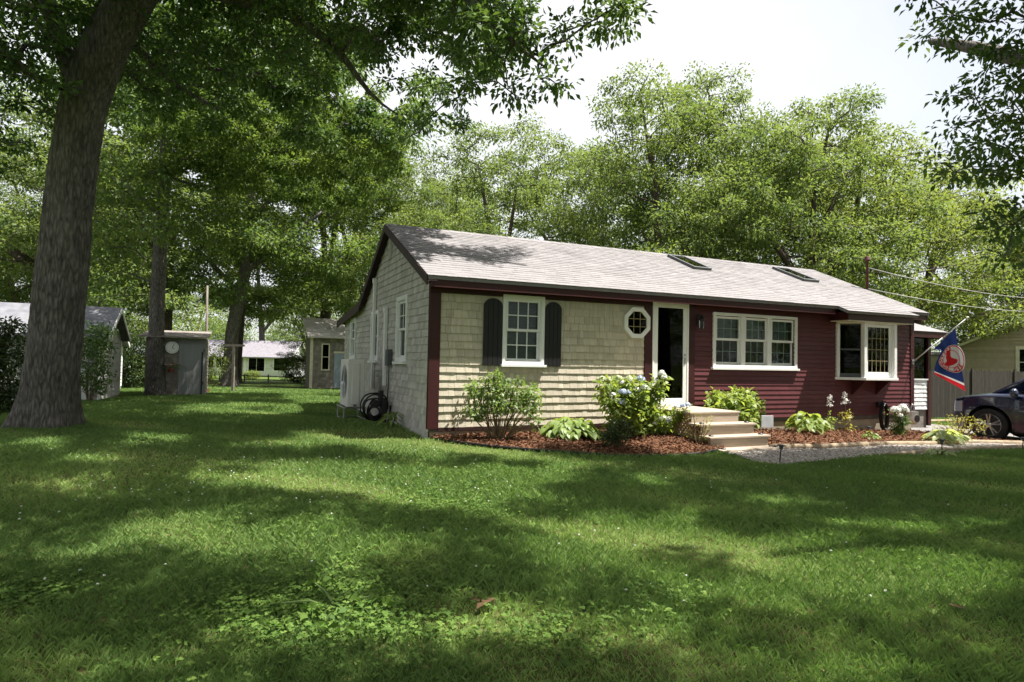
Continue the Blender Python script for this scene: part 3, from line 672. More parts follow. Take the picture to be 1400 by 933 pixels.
mb = MB(); mb.box(12.57, 1.06, 1.14, 14.6, 1.065, pz-.17); mb.build('porch_screen', M['darkglass'], house)
mb = MB(); mb.box(12.45, 4.2, -.2, 14.7, 4.25, pz-.1); mb.box(14.66, 1.12, -.15, 14.7, 4.3, 1.1); mb.build('porch_back_wall', M['interior'], house)

# ------------------------------------------------------------------ front steps
st = thing('front_steps', 'broad pale wooden front steps with brown lattice side under the storm door', 'steps', (4.7,-1.2,gz(4.7,-1.2)))
ox, oy, oz = st.location
def SB(mb, x0,y0,z0,x1,y1,z1,t=.5): mb.box(x0-ox,y0-oy,z0-oz,x1-ox,y1-oy,z1-oz,t)
lev = [(.60,-1.62,4.14,5.22),(.42,-1.90,4.11,5.30),(.24,-2.14,4.10,5.38),(.06,-2.38,4.14,5.46)]
mb = MB()
yy = -1.62
while yy < -.10: SB(mb, 4.12, yy, .565, 5.24, min(yy+.135,-.05), .60, random.random()); yy += .14
mb.build('landing', M['tread'], st, bevel=.006)
for i in (1, 2, 3):
    z, yf, x0, x1 = lev[i]; mb = MB(); SB(mb, x0-.02, yf-.02, z-.035, x1+.02, lev[i-1][1]+.02, z); mb.build('tread', M['tread'], st, bevel=.006)
for i in range(4):
    z, yf, x0, x1 = lev[i]; zb = lev[i+1][0] if i < 3 else -.12
    mb = MB(); SB(mb, x0+.02, yf+.012, zb+.002, x1-.02, yf+.035, z-.037); mb.build('riser', M['tread'], st)
mb = MB()
prof = [(-.06,-.10),(-.06,.56),(-1.58,.56),(-1.58,.38),(-1.86,.38),(-1.86,.20),(-2.10,.20),(-2.10,-.10)]
def lat(mb, sgn, xoff):
    for k in range(-12, 26):
        c0 = -2.2+k*.095
        pts = []
        for j in range(41):
            z = -.08+j*.016; y = c0+sgn*(z)
            ok = -2.08 < y < -.06 and z < (.55 if y > -1.58 else .37 if y > -1.86 else .19)
            if ok: pts.append((y, z))
            if (not ok or j == 40) and len(pts) > 1:
                (ya, za), (yb, zb2) = pts[0], pts[-1]
                mb.hexa([(xoff-ox,ya-.018-oy,za-oz),(xoff+.008-ox,ya-.018-oy,za-oz),(xoff+.008-ox,ya+.018-oy,za-oz),(xoff-ox,ya+.018-oy,za-oz),
                         (xoff-ox,yb-.018-oy,zb2-oz),(xoff+.008-ox,yb-.018-oy,zb2-oz),(xoff+.008-ox,yb+.018-oy,zb2-oz),(xoff-ox,yb+.018-oy,zb2-oz)], random.random()); pts = []
            elif not ok: pts = []
for xo in (4.140, 5.20):
    mb = MB(); lat(mb, 1, xo); lat(mb, -1, xo+.009); SB(mb, xo-.003, -1.6, .50, xo+.019, -.06, .562); SB(mb, xo-.003, -2.10, -.08, xo+.019, -2.04, .20)
    mb.build('lattice_panel', M['lattice'], st)
for i in (1, 2, 3):
    z, yf, x0, x1 = lev[i]
    for xx in (x0+.10, x1-.10):
        mb = MB(); mb.lathe([(.042,0),(.042,.012),(.03,.024),(.005,.026)], (xx-ox, yf+.10-oy, z+.001-oz), n=12); mb.build('step_light', M['black'], st)

# ------------------------------------------------------------------ edging, logs
mb = MB(); ep = [np.array([p[0], p[1], gz(*p)+.035]) for p in edge_pts]
dense = []
for a, b_ in zip(ep[:-1], ep[1:]):
    for k in range(4): dense.append(a+(b_-a)*k/4)
dense.append(ep[-1]); mb.tube(dense, .022, 6)
for p_ in dense[::4]: mb.tube([p_+np.array([0,0,.0]), p_+np.array([0,0,-.12])], .018, 5)
tag(mb.build('garden_edging', M['edging'], smooth=True), 'low black plastic edging round the left mulch bed', 'edging')
def logt(p, q, r, label):
    o = thing('landscape_timber', label, 'timber', ((p[0]+q[0])/2,(p[1]+q[1])/2,gz((p[0]+q[0])/2,(p[1]+q[1])/2)), group='timbers edging the gravel path')
    P = [np.array([p[0]+(q[0]-p[0])*k/8-o.location[0], p[1]+(q[1]-p[1])*k/8-o.location[1], gz(p[0]+(q[0]-p[0])*k/8,p[1]+(q[1]-p[1])*k/8)+r*.75-o.location[2]]) for k in range(9)]
    mb = MB(); mb.tube(P, [r*random.uniform(.94,1.05) for _ in P], 12, jitter=.05); mb.build('log', M['log'], o, smooth=True); return o
logt(logA[0], logA[1], .055, 'brown weathered log between the front steps and the second path lamp')
logt(logB[0], logB[1], .050, 'long pale log edging the mulch in front of the parked car')
fl0, fl1 = gpt(1254,578), gpt(1300,577)
logt(fl0, fl1, .05, 'short pale log lying behind the gas meter by the driveway')
fg0, fg1 = gpt(1214,625), gpt(1412,613)
logt(fg0, fg1, .04, 'sunken sunlit log on the lawn side of the gravel path')

# ------------------------------------------------------------------ things at the wall
def onwall(px, py, y=0.0):
    d = ray(px, py); t_ = (y-CAM[1])/d[1]; return CAM+d*t_
# gas meter
gm = thing('gas_meter', 'grey gas meter with looped pipes at the right corner of the red wall', 'gas meter', (11.98,-.22,gz(11.98,-.22)))
gb = gm.location[2]
mb = MB(); mb.lathe([(.03,-.11),(.12,-.09),(.14,-.02),(.14,.03),(.11,.09),(.03,.10)], (.05,-.02,.36), (0,1,0), 18); mb.box(-.07,-.10,.42,.17,.07,.54); mb.build('meter_body', M['plasticw'], gm, smooth=False, bevel=.02)
mb = MB(); mb.lathe([(.085,0),(.085,.02),(.01,.022)], (.05,-.125,.37), (0,-1,0), 16); mb.build('dial', M['screen'], gm)
mb = MB()
for x0, x1 in ((-.05,-.33),(.14,.02)):
    P = [(x0,0,.52),(x0,0,.62),(x0+(x1-x0)*.3,0,.70),(x0+(x1-x0)*.7,0,.70),(x1,0,.62),(x1,0,.50)]
    mb.tube(P, .02, 8)
mb.tube([(-.33,0,.52),(-.33,0,-.05)], .022, 8); mb.lathe([(.03,-.06),(.085,-.05),(.085,.0),(.04,.05),(.02,.07)], (-.33,0,.56), (0,-1,0), 14)
mb.build('pipe', M['steel'], gm, smooth=True)
# hose on its hanger
hh = thing('garden_hose', 'black coiled garden hose hanging under the bay window', 'hose', (11.15,-.12,gz(11.15,-.12)))
mb = MB(); mb.box(-.12,.03,.62,.12,.11,.74); mb.tube([(-.1,.0,.74),(-.12,-.08,.76),(-.06,-.1,.76)], .015, 6); mb.build('hanger', M['black'], hh, bevel=.01)
mb = MB()
P = []
for k in range(140):
    th = k*2*math.pi/20; rx = .115+.012*math.sin(k*1.7); P.append((rx*math.sin(th), -.02-.012*(k/20-3.5), .40+.33*math.cos(th)*(.93+.05*math.sin(k*.31))))
mb.tube(P, .017, 6); mb.build('hose', M['hose'], hh, smooth=True)
# heat pump on its stand
hp = thing('heat_pump', 'pale upright heat pump unit on a metal stand beside the gable wall', 'heat pump', (-.62,3.7,gz(-.62,3.7)))
b0 = .30; mb = MB(); mb.box(-.19,-.47,b0,.17,.47,b0+1.0); cab = mb.build('cabinet', M['plasticw'], hp, bevel=.02)
mb = MB()
for k in range(16): mb.lathe([(.05+.02*k,0),(.054+.02*k,.006)], (-.192,-.08,b0+.52), (-1,0,0), 20, cap=False)
for k in range(8): th = k*math.pi/8; mb.tube([(-.197,-.08+.37*math.cos(th),b0+.52+.37*math.sin(th)),(-.197,-.08-.37*math.cos(th),b0+.52-.37*math.sin(th))], .004, 4)
mb.build('fan_grille', M['steel'], cab)
mb = MB(); mb.box(-.10,-.495,b0+.06,.06,-.472,b0+.93); mb.build('service_panel', M['plasticw'], cab, bevel=.01)
mb = MB(); mb.box(-.06,-.505,b0+.02,.0,-.472,b0+.05); mb.build('valve_cover', M['screen'], cab)
for xx in (-.24, .20):
    for yy in (-.42, .42):
        mb = MB(); mb.tube([(xx,yy,-.02),(xx,yy,b0-.03)], .016, 6); mb.build('leg', M['steel'], hp)
mb = MB()
for xx in (-.24, .20): mb.tube([(xx,-.5,b0-.02),(xx,.5,b0-.02)], .018, 6); mb.tube([(xx,-.42,.03),(xx,.42,.03)], .014, 6)
for yy in (-.42, .42): mb.tube([(-.26,yy,b0-.02),(.22,yy,b0-.02)], .016, 6); mb.tube([(-.24,yy,.03),(.2,yy,.03)], .014, 6)
mb.build('stand', M['steel'], hp)
# hose reel by the gable wall
hr = thing('hose_reel', 'black hose wound on a reel between the heat pump and gable wall', 'hose reel', (-.26,2.55,gz(-.26,2.55)))
mb = MB()
for q in range(6):
    rr = .28-.037*q; P = [(-.10+rr*(1+.05*math.sin(2*th+q*1.9))*math.cos(th)+.02*math.sin(q*2.3), .10-.03*q+.03*math.sin(3*th+q), .34+rr*(1+.06*math.sin(3*th+q*2.7))*math.sin(th)-.02*q) for th in np.linspace(0, 2*math.pi, 30)]; mb.tube(P, .016, 6)
mb.tube([(.22,.05,.35),(.20,.0,.10),(.10,-.2,.03),(-.3,-.3,.03)], .016, 6)
mb.build('hose', M['hose'], hr, smooth=True)
mb = MB(); mb.lathe([(.07,-.12),(.08,-.11),(.05,-.09),(.05,.09),(.08,.11),(.07,.12)], (-.1,.03,.40), (0,1,0), 16); mb.box(.02,-.06,-.03,.12,.14,.50); mb.box(-.02,-.02,.34,.06,.1,.66); mb.build('reel', M['black'], hr)

# white blank sign on wire legs
sp = at(1050, 612); sp = np.array([5.95, -1.55, gz(5.95, -1.55)])
sg = thing('yard_sign', 'small blank pale sign plate on thin wire legs beside the front steps', 'sign', sp, rz=-.25)
mb = MB(); mb.box(-.12,-.006,.30,.12,.006,.52); mb.build('plate', M['signplate'], sg, bevel=.004)
for xx in (-.09, .09):
    mb = MB(); mb.tube([(xx,.012,-.02),(xx,.012,.42)], .005, 5); mb.build('leg', M['black'], sg)

# solar path lamps
def lamp():
    o = thing('path_lamp', 'black solar lamp on the lawn edge of the gravel in front of the steps', 'path lamp', (0,0,0), group='solar lamps along the gravel path')
    mb = MB(); mb.tube([(0,0,-.05),(0,0,.22)], .009, 6); mb.build('stake', M['black'], o)
    mb = MB(); mb.lathe([(.022,0),(.034,.045),(.030,.05)], (0,0,.205), n=12); mb.build('lens', M['lamp_lens'], o)
    mb = MB(); mb.lathe([(.03,0),(.062,.004),(.058,.016),(.02,.026),(.004,.027)], (0,0,.253), n=16); mb.build('cap', M['black'], o)
    return o
lp = lamp(); lab = ['black solar lamp on the lawn edge of the gravel in front of the steps', 'black solar lamp standing in the mulch behind the joint of the two logs',
                    'black solar lamp at the near gravel edge in front of the pale green clump', 'small silver topped solar lamp beside the car front wheel', 'dark solar lamp by the driveway at the far right picture edge']
for i, q in enumerate([(1066,634),(1187,601),(1288,623),(1386,598),(1398,618)]):
    o = lp if i == 0 else dup(lp, (0,0,0), group='solar lamps along the gravel path'); o.location = tuple(at(*q)); o["label"] = lab[i]
    o.rotation_euler = (random.uniform(-.06,.06), random.uniform(-.06,.06), random.random())

# ------------------------------------------------------------------ flag on the corner board
fb0 = np.array([12.34, -.045, 1.58]); ptip = np.array([12.86, -1.02, 2.66])
fg = thing('flag', 'navy team flag with round red and white emblem on a slanted pole', 'flag', fb0)
pd = ptip-fb0; plen = np.linalg.norm(pd)
mb = MB(); mb.tube([pd*0.0, pd*.55], .014, 8); mb.tube([pd*.55, pd*.97], .013, 8); mb.build('pole', M['white'], fg, smooth=True)
mb = MB(); mb.lathe([(.016,0),(.024,.03),(.02,.06),(.006,.07)], pd*.965, pd, 10); mb.build('finial', M['white'], fg, smooth=True)
mb = MB(); mb.box(-.035,-.01,-.06,.035,.012,.06); mb.tube([(0,0,-.01), pd*.09], .024, 8); mb.build('bracket', M['steel'], fg)
hd = pd.copy(); hd[2] = 0; hd /= np.linalg.norm(hd); side = np.array([hd[1], -hd[0], 0])
quadc = [np.array(q, float) for q in ((1276,478),(1306,449),(1320,535),(1278,512))]
def toflag(px, py):      # sight line onto the vertical plane of the pole
    d = ray(px, py); n_ = side; t_ = ((fb0-CAM)@n_)/(d@n_); return CAM+d*t_-fb0
Q = [toflag(*q) for q in quadc]      # low hoist, high hoist, far low corner, near low corner
def fpos(s, t_, off=0.0):            # s along the pole (0 low .. 1 high), t down the cloth
    top = Q[0]*(1-s)+Q[1]*s; bot = Q[3]*(1-s)+Q[2]*s
    p_ = top*(1-t_)+bot*t_
    if s < .5: p_ = p_ + hd*.045*math.sin(math.pi*min(1, t_*1.3))*(.5-s)*2
    p_ = p_ + (Q[1]-Q[0])*.26*(1-s)**2*math.exp(-((t_-.26)/.17)**2)
    wv = .030*math.sin(6.5*s+1.5*t_)*(.25+t_)+.006*math.sin(14*s)
    return p_+side*(wv+off)
def strip(nm, m, t0, t1, s0=0, s1=1, off=0.0, ns=24, ntt=14):
    mb = MB()
    vs = [fpos(s0+(s1-s0)*i/ns, t0+(t1-t0)*j/ntt, off) for i in range(ns+1) for j in range(ntt+1)]
    fs = [(i*(ntt+1)+j, (i+1)*(ntt+1)+j, (i+1)*(ntt+1)+j+1, i*(ntt+1)+j+1) for i in range(ns) for j in range(ntt)]
    mb.add(vs, fs); return mb.build(nm, m, fg, smooth=True)
cloth = strip('cloth', M['flagnavy'], 0, .875)
o = strip('white_stripe', M['flagwhite'], .8755, .912, ntt=2); o.parent = cloth
o = strip('red_stripe', M['flagred'], .9125, 1.0, ntt=3); o.parent = cloth
# emblem laid on both faces of the cloth: true circle in metres
Wm = np.linalg.norm((Q[1]-Q[0]+Q[2]-Q[3])/2); Hm = np.linalg.norm(Q[3]-Q[0])*.5+np.linalg.norm(Q[2]-Q[1])*.5
ec = (.64, .48)
def epos(a, b_, off): return fpos(ec[0]+a/Wm, ec[1]-b_/Hm, off)
def edisc(mb, r0, r1, off, n=40, t_=.5):
    nr = max(1, int((r1-r0)/.03))
    for j in range(nr):
        ra, rb_ = r0+(r1-r0)*j/nr, r0+(r1-r0)*(j+1)/nr
        for k in range(n):
            t0_, t1_ = 2*math.pi*k/n, 2*math.pi*(k+1)/n
            q = [(ra*math.cos(t0_),ra*math.sin(t0_)),(rb_*math.cos(t0_),rb_*math.sin(t0_)),(rb_*math.cos(t1_),rb_*math.sin(t1_)),(ra*math.cos(t1_),ra*math.sin(t1_))]
            mb.add([epos(a, b_, off) for a, b_ in q], [(0,1,2,3)], t_)
def efill(mb, poly, off, st=.009):
    P = np.array(poly); xs_ = np.arange(P[:,0].min(), P[:,0].max(), st); ys_ = np.arange(P[:,1].min(), P[:,1].max(), st)
    for x_ in xs_:
        for y_ in ys_:
            if inpoly(np.array([x_+st/2]), np.array([y_+st/2]), poly)[0]: mb.add([epos(x_+a*st, y_+b_*st, off) for a, b_ in ((0,0),(1,0),(1,1),(0,1))], [(0,1,2,3)])
RE = .28
vsgn = -1 if (side @ (CAM-fb0)) < 0 else 1
mw, mr_ = MB(), MB()
sock = [(-.03,.13),(.03,.135),(.035,.03),(.02,-.03),(.05,-.07),(.045,-.11),(.0,-.12),(-.06,-.09),(-.10,-.06),(-.115,-.02),(-.07,.0),(-.035,.02)]
try:
    def glyphs(txt):
        cu = bpy.data.curves.new('emblem_text', 'FONT'); cu.body = txt; cu.size = .1; cu.offset = .004; cu.resolution_u = 2; ob = bpy.data.objects.new('emblem_text', cu); C.objects.link(ob)
        dg = bpy.context.evaluated_depsgraph_get(); m_ = ob.evaluated_get(dg).to_mesh(); vs = [tuple(v.co) for v in m_.vertices]; fs = [tuple(p_.vertices) for p_ in m_.polygons]
        ob.evaluated_get(dg).to_mesh_clear(); bpy.data.objects.remove(ob); bpy.data.curves.remove(cu); return vs, fs
    G = {ch: glyphs(ch) for ch in 'BOSTNREDX'}
except Exception as ex_:
    G = {}
for sg_ in (-1, 1):
    edisc(mw, 0.001, RE, .0035*sg_); edisc(mr_, RE*.90, RE*.96, .0055*sg_); edisc(mr_, RE*.60, RE*.635, .0055*sg_)
    efill(mr_, [(-(a*1.65)-.05, b_*1.35+.01) for a, b_ in sock], .0055*sg_)
    for word, a0_, da in (('BOSTON', 92, 22.5), ('RED SOX', 322, -18)):
        for i, ch in enumerate(word):
            if ch not in G: continue
            vs, fs = G[ch]; cx_ = sum(v[0] for v in vs)/len(vs)
            th = math.radians(a0_+da*i); rc = RE*.77
            ux, uy = (math.cos(th), math.sin(th)) if da > 0 else (-math.cos(th), -math.sin(th))
            rxv, ryv = uy, -ux                      # reading direction
            mir = -1
            out = []
            for v in vs:
                lx, ly = (v[0]-cx_)*mir*.85, v[1]-.035
                out.append(epos(rc*math.cos(th)+rxv*lx+ux*ly, rc*math.sin(th)+ryv*lx+uy*ly, .0058*sg_))
            mr_.add(out, fs)
o = mw.build('emblem_disc', M['flagwhite'], cloth); o = mr_.build('emblem_lettering', M['flagred'], cloth)

# ------------------------------------------------------------------ foliage tools
def leaf_quads(P, D, Nn, ln_, wd, fold=.18):
    """diamond leaves: P base, D direction, Nn normal"""
    D = D/np.linalg.norm(D, axis=1, keepdims=True); S = np.cross(D, Nn); S /= np.linalg.norm(S, axis=1, keepdims=True)+1e-9
    U = np.cross(S, D); ln_ = np.asarray(ln_).reshape(-1, 1); wd = np.asarray(wd).reshape(-1, 1)
    mid = P+D*ln_*.45; V = np.empty((len(P), 4, 3), np.float32)
    V[:,0] = P; V[:,1] = mid+S*wd*.5+U*wd*fold; V[:,2] = P+D*ln_-U*ln_*.12; V[:,3] = mid-S*wd*.5+U*wd*fold
    return V.reshape(-1, 3)
def rand_dirs(n, r): v = r.normal(size=(n, 3)); return v/np.linalg.norm(v, axis=1, keepdims=True)
def clump_leaves(cent, rad, per, size, r, flat=.6, aspect=.5, droop=.35, center=None):
    """leaves in clumps round the given centres"""
    n = len(cent)*per; ci = np.repeat(np.arange(len(cent)), per); d = rand_dirs(n, r); rr = r.random(n)**.55
    off = d*rr[:,None]*rad[ci][:,None]; off[:,2] *= flat
    P = cent[ci]+off
    D = d*1.0+r.normal(size=(n,3))*.5; D[:,2] -= droop
    Nn = r.normal(size=(n,3))*.55; Nn[:,2] += 1.0
    s = size*r.uniform(.65, 1.25, n)
    return leaf_quads(P, D, Nn, s, s*aspect), np.clip(r.normal(.5, .2, n)+(r.normal(0,.16,len(cent)))[ci], 0, 1)

def grow(paths, cl, r, tip=.010, k=2.3):
    """branches from given limb paths (lists of x,y,z,radius) to every clump"""
    pos = []; par = []; mr = []; ntr = 0
    for pth in paths:
        start = None
        if pos:
            d = np.linalg.norm(np.array(pos)-np.array(pth[0][:3]), axis=1); start = int(d.argmin())
        pr = -1 if start is None else start
        pts = [np.array(q, float) for q in pth]
        for a, b_ in zip(pts[:-1], pts[1:]):
            m_ = max(1, int(np.linalg.norm(b_[:3]-a[:3])/.5))
            for i in range(m_):
                q = a+(b_-a)*i/m_; pos.append(q[:3]); par.append(pr); mr.append(q[3]); pr = len(pos)-1
        pos.append(pts[-1][:3]); par.append(pr); mr.append(pts[-1][3])
    ntr = len(pos); A = np.zeros((ntr+len(cl)*14, 3)); A[:ntr] = pos; n = ntr
    tr = np.array(pos); dd = np.array([np.linalg.norm(tr-c, axis=1).min() for c in cl]) if len(cl) else np.array([])
    z_ok = min(q[2] for q in pos)+.25*(max(q[2] for q in pos)-min(q[2] for q in pos))
    W_ = np.ones(len(A)); W_[:ntr][np.array(mr) > 0] = 1.0; W_[:ntr][tr[:,2] < z_ok] = 3.0
    for ci in np.argsort(dd):
        c = cl[ci]; v = c-A[:n]; d = np.linalg.norm(v, axis=1)+1e-6
        cost = d*(1+.7*np.clip(-v[:,2]/d, 0, 1))*W_[:n]; j = int(cost.argmin()); d0 = d[j]
        m_ = min(12, max(2, int(d0/.55))); a = A[j].copy(); bulge = r.normal(size=3)*.10*d0; bulge[2] += .08*d0; pr = j
        for i in range(1, m_+1):
            u = i/m_; A[n] = a+(c-a)*u+bulge*4*u*(1-u)*.6+r.normal(size=3)*.04*(i < m_); par.append(pr); mr.append(0); pr = n; n += 1
    A = A[:n]; par = np.array(par); R = np.zeros(n); acc = np.zeros(n)
    for i in range(n-1, -1, -1):
        R[i] = max(mr[i], acc[i]**(1/k) if acc[i] > 0 else tip)
        if par[i] >= 0: acc[par[i]] += R[i]**k
    return A, par, R, ntr
def branch_mesh(A, par, R, i0, minr=.0, sides=5):
    idx = np.array([i for i in range(i0, len(A)) if par[i] >= 0 and R[i] > minr])
    P0 = A[par[idx]]; P1 = A[idx]; r1 = R[idx]; r0 = np.minimum(R[par[idx]], r1*1.25)
    d = P1-P0; d /= np.linalg.norm(d, axis=1, keepdims=True)+1e-9; ref = np.where(np.abs(d[:,2:3]) < .9, np.array([[0,0,1.]]), np.array([[1.,0,0]]))
    a = np.cross(d, ref); a /= np.linalg.norm(a, axis=1, keepdims=True); b_ = np.cross(d, a)
    V = []
    for k in range(sides):
        t0, t1 = 2*math.pi*k/sides, 2*math.pi*(k+1)/sides
        for (P, rr, tt) in ((P0, r0, t0), (P0, r0, t1), (P1, r1, t1), (P1, r1, t0)):
            V.append(P+rr[:,None]*(a*math.cos(tt)+b_*math.sin(tt)))
    return np.stack(V, 1).reshape(-1, 3)
def trunk_mb(mb, path, n=18, flare=0.0, rough=.05, r=random):
    pts = [np.array(q, float) for q in path]; out = []; rad = []
    for a, b_ in zip(pts[:-1], pts[1:]):
        m_ = max(1, int(np.linalg.norm(b_[:3]-a[:3])/.35))
        for i in range(m_): q = a+(b_-a)*i/m_; out.append(q[:3]); rad.append(q[3])
    out.append(pts[-1][:3]); rad.append(pts[-1][3])
    # soften corners
    for _ in range(2):
        o2 = [out[0]]+[(out[i-1]+2*out[i]+out[i+1])/4 for i in range(1, len(out)-1)]+[out[-1]]; r2 = [rad[0]]+[(rad[i-1]+2*rad[i]+rad[i+1])/4 for i in range(1, len(rad)-1)]+[rad[-1]]; out, rad = o2, r2
    base = len(mb.v); mb.tube(out, rad, n)
    ph = [r.uniform(0, 6.28) for _ in range(4)]
    for i in range(len(out)):
        c = out[i]; hgt = c[2]-out[0][2]
        for k in range(n):
            v = np.array(mb.v[base+i*n+k]); d = v-c; th = 2*math.pi*k/n
            fl = flare*math.exp(-hgt/.35)*(1+.55*math.sin(4*th+ph[0])+.35*math.sin(7*th+ph[1]))
            ww = rough*(.6*math.sin(5*th+ph[2]+hgt*.3)+.4*math.sin(9*th+ph[3]-hgt*.5)+r.uniform(-.4,.4))
            mb.v[base+i*n+k] = tuple(c+d*(1+fl+ww))
def ridge_trunk(path, n, step, flare, amp, seed):
    from mathutils import noise as mn
    pts = [np.array(q, float) for q in path]; out = []
    for a, b_ in zip(pts[:-1], pts[1:]):
        m_ = max(1, int(np.linalg.norm(b_[:3]-a[:3])/step)); out += [a+(b_-a)*i/m_ for i in range(m_)]
    out.append(pts[-1]); out = np.array(out)
    for _ in range(int(.9/step)): out[1:-1] = (out[:-2]+2*out[1:-1]+out[2:])/4
    mb = MB(); mb.tube(list(out[:,:3]), list(out[:,3]), n); rd = random.Random(seed); ph = [rd.uniform(0,6.28) for _ in range(4)]
    for i in range(len(out)):
        c = out[i,:3]; h_ = c[2]-out[0,2]; fl_ = flare*math.exp(-h_/.42)
        for k in range(n):
            v = np.array(mb.v[i*n+k]); d = v-c; r_ = np.linalg.norm(d)+1e-6; th = 2*math.pi*k/n
            q = Vector((v[0]*9, v[1]*9, v[2]*2.0+seed)); a_ = mn.ridged_multi_fractal(q, 1.0, 2.1, 4, .9, 1.8)-1.0
            lump = mn.noise(Vector((v[0]*1.6, v[1]*1.6, v[2]*1.1)))*.05
            mb.v[i*n+k] = tuple(c+d*(1+fl_*(1+.6*math.sin(4*th+ph[0])+.4*math.sin(7*th+ph[1]))+lump)+d/r_*amp*a_)
    return mb
def lobes_to_clumps(lobes, dens, r, hole=.0, mind=.55):
    out = []
    for (c, rad, q) in lobes:
        n = int(dens*q*rad[0]*rad[1]*rad[2]*4); d = rand_dirs(n, r); rr = r.random(n)**.42
        out.append(np.array(c)+d*rr[:,None]*np.array(rad))
    P = np.concatenate(out); r.shuffle(P); keep = []
    K = np.zeros((0,3))
    for p_ in P:
        if len(K) == 0 or ((K-p_)**2).sum(1).min() > mind*mind: keep.append(p_); K = np.array(keep)
    return K

# ------------------------------------------------------------------ archetype trees for the backdrop
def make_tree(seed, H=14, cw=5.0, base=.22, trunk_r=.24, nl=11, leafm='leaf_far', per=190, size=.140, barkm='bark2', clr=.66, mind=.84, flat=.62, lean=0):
    r = np.random.default_rng(seed); rd = random.Random(seed)
    fork = H*rd.uniform(.26, .36); lobes = []; paths = [[(0,0,-.3,trunk_r*1.25),(rd.uniform(-.1,.1),0,.5,trunk_r),(lean*.3+rd.uniform(-.2,.2),rd.uniform(-.2,.2),fork,trunk_r*.8)]]
    top = paths[0][-1]
    for i in range(nl):
        th = i*2.4+rd.uniform(-.4,.4); u = (i+.5)/nl; hz = H*(base+.06+(.92-base-.06)*u); rr = cw*(1-.62*max(0,(u-.35)/.65)**1.4)*(.55 if u > .9 else .72)*rd.uniform(.75,1.1)
        if u < .3: rr *= .85
        c = np.array([lean+math.cos(th)*rr, math.sin(th)*rr, hz]); q = cw*rd.uniform(.28,.42)
        lobes.append((c, (q, q, q*rd.uniform(.55,.75)), 1.0))
    lobes.append((np.array([lean,0,H*.80]), (cw*.5,cw*.5,H*.16), .8))
    for i in range(5):
        c = lobes[(i*2+3) % nl][0]; m1 = np.array([c[0]*.4, c[1]*.4, fork+(c[2]-fork)*.55])
        paths.append([(*top[:3], trunk_r*.6), (*m1, trunk_r*.45), (*(c*.85+np.array([0,0,c[2]*.12])), .05)])
    cl = lobes_to_clumps(lobes, 3.4, r, mind=mind)
    A, par, R, ntr = grow(paths, cl, r, tip=.016)
    rad = np.full(len(cl), clr)*r.uniform(.7, 1.25, len(cl))
    V, t_ = clump_leaves(cl, rad, per, size, r, flat)
    root = thing('oak_tree', 'x', 'tree', (0,0,0))
    mb = MB(); trunk_mb(mb, paths[0], 12, .35, .04, rd); 
    for p_ in paths[1:]: trunk_mb(mb, p_, 8, 0, .03, rd)
    tk = mb.build('trunk', M[barkm], root, smooth=True)
    bm = quads_mesh('branches', branch_mesh(A, par, R, ntr, .0, 4), M[barkm], parent=tk); 
    quads_mesh('crown', V, M[leafm], t_, root)
    return root
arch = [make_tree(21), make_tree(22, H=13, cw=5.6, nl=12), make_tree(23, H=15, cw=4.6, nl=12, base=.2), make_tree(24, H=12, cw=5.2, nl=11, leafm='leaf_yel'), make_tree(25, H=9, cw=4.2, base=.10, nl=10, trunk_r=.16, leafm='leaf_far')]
GB = 'oaks in the woodland behind the cottages'
used = [False]*len(arch)
def put_tree(k, px, Z, topy, label, rz, wf=1.0, group=GB):
    b_ = atd(px, 500, Z); x, y = b_[0], b_[1]; z0 = gz(x, y); ztop = atd(px, topy, Z)[2]; H0 = (14,13,15,12,9)[k]
    s = (ztop-z0)/(H0*1.02)
    if used[k]: o = dup(arch[k], (x,y,z0), rz, label, (s*wf,s*wf,s), group)
    else:
        o = arch[k]; used[k] = True; o.location = (x,y,z0); o.rotation_euler = (0,0,rz); o.scale = (s*wf,s*wf,s); o["label"] = label; o["group"] = group
    return o
put_tree(0, 682, 27, 150, 'broad rounded oak rising just behind the left part of the red roof', .4, 1.05)
put_tree(1, 905, 27, 88, 'tallest spreading oak behind the middle of the cottage roof', 1.4, .95)
put_tree(2, 965, 29, 62, 'high narrow crown at the right shoulder of the tallest oak', 2.9, .95)
put_tree(1, 1095, 27, 118, 'wide oak with open limbs behind the right end of the roof ridge', 3.6, 1.0)
put_tree(3, 1165, 31, 160, 'yellowish oak behind the red service mast', .9, 1.1)
put_tree(3, 1250, 36, 205, 'pale yellow green oak above the overhead cables', 2.2, 1.15)
put_tree(3, 1335, 44, 262, 'sunlit yellow green tree behind the tan house', 4.0, 1.1)
put_tree(4, 1420, 38, 300, 'low tree beside the tan house at the right edge', 1.0, 1.2)
put_tree(0, 570, 38, 195, 'slender oak between the gable peak and the left trees', 5.0, 1.0)
put_tree(2, 620, 45, 215, 'far oak filling the gap behind the gable peak', .3, 1.1)
put_tree(1, 800, 42, 185, 'far oak between the rounded oak and the tallest oak', 5.3, 1.1)
put_tree(0, 1030, 44, 190, 'far oak seen through the limbs above the skylights', 1.9, 1.2)
put_tree(2, 480, 46, 130, 'tall light green oak behind the left trees near the shed roof', 3.9, 1.1)
put_tree(4, 20, 46, 268, 'pale sunlit tree beyond the left house behind the big trunk', .2, 1.3)
put_tree(4, 95, 55, 300, 'bright tree behind the left house roof ridge', 2.2, 1.3)
put_tree(4, 170, 55, 310, 'low crowned tree behind the gap left of the grey shed', 3.3, 1.3)
put_tree(4, 268, 98, 375, 'low green tree straight behind the grey shed roof', 4.4, 1.3)
put_tree(4, 420, 100, 395, 'small bright tree right of the far cottage roof', 5.5, 1.3)
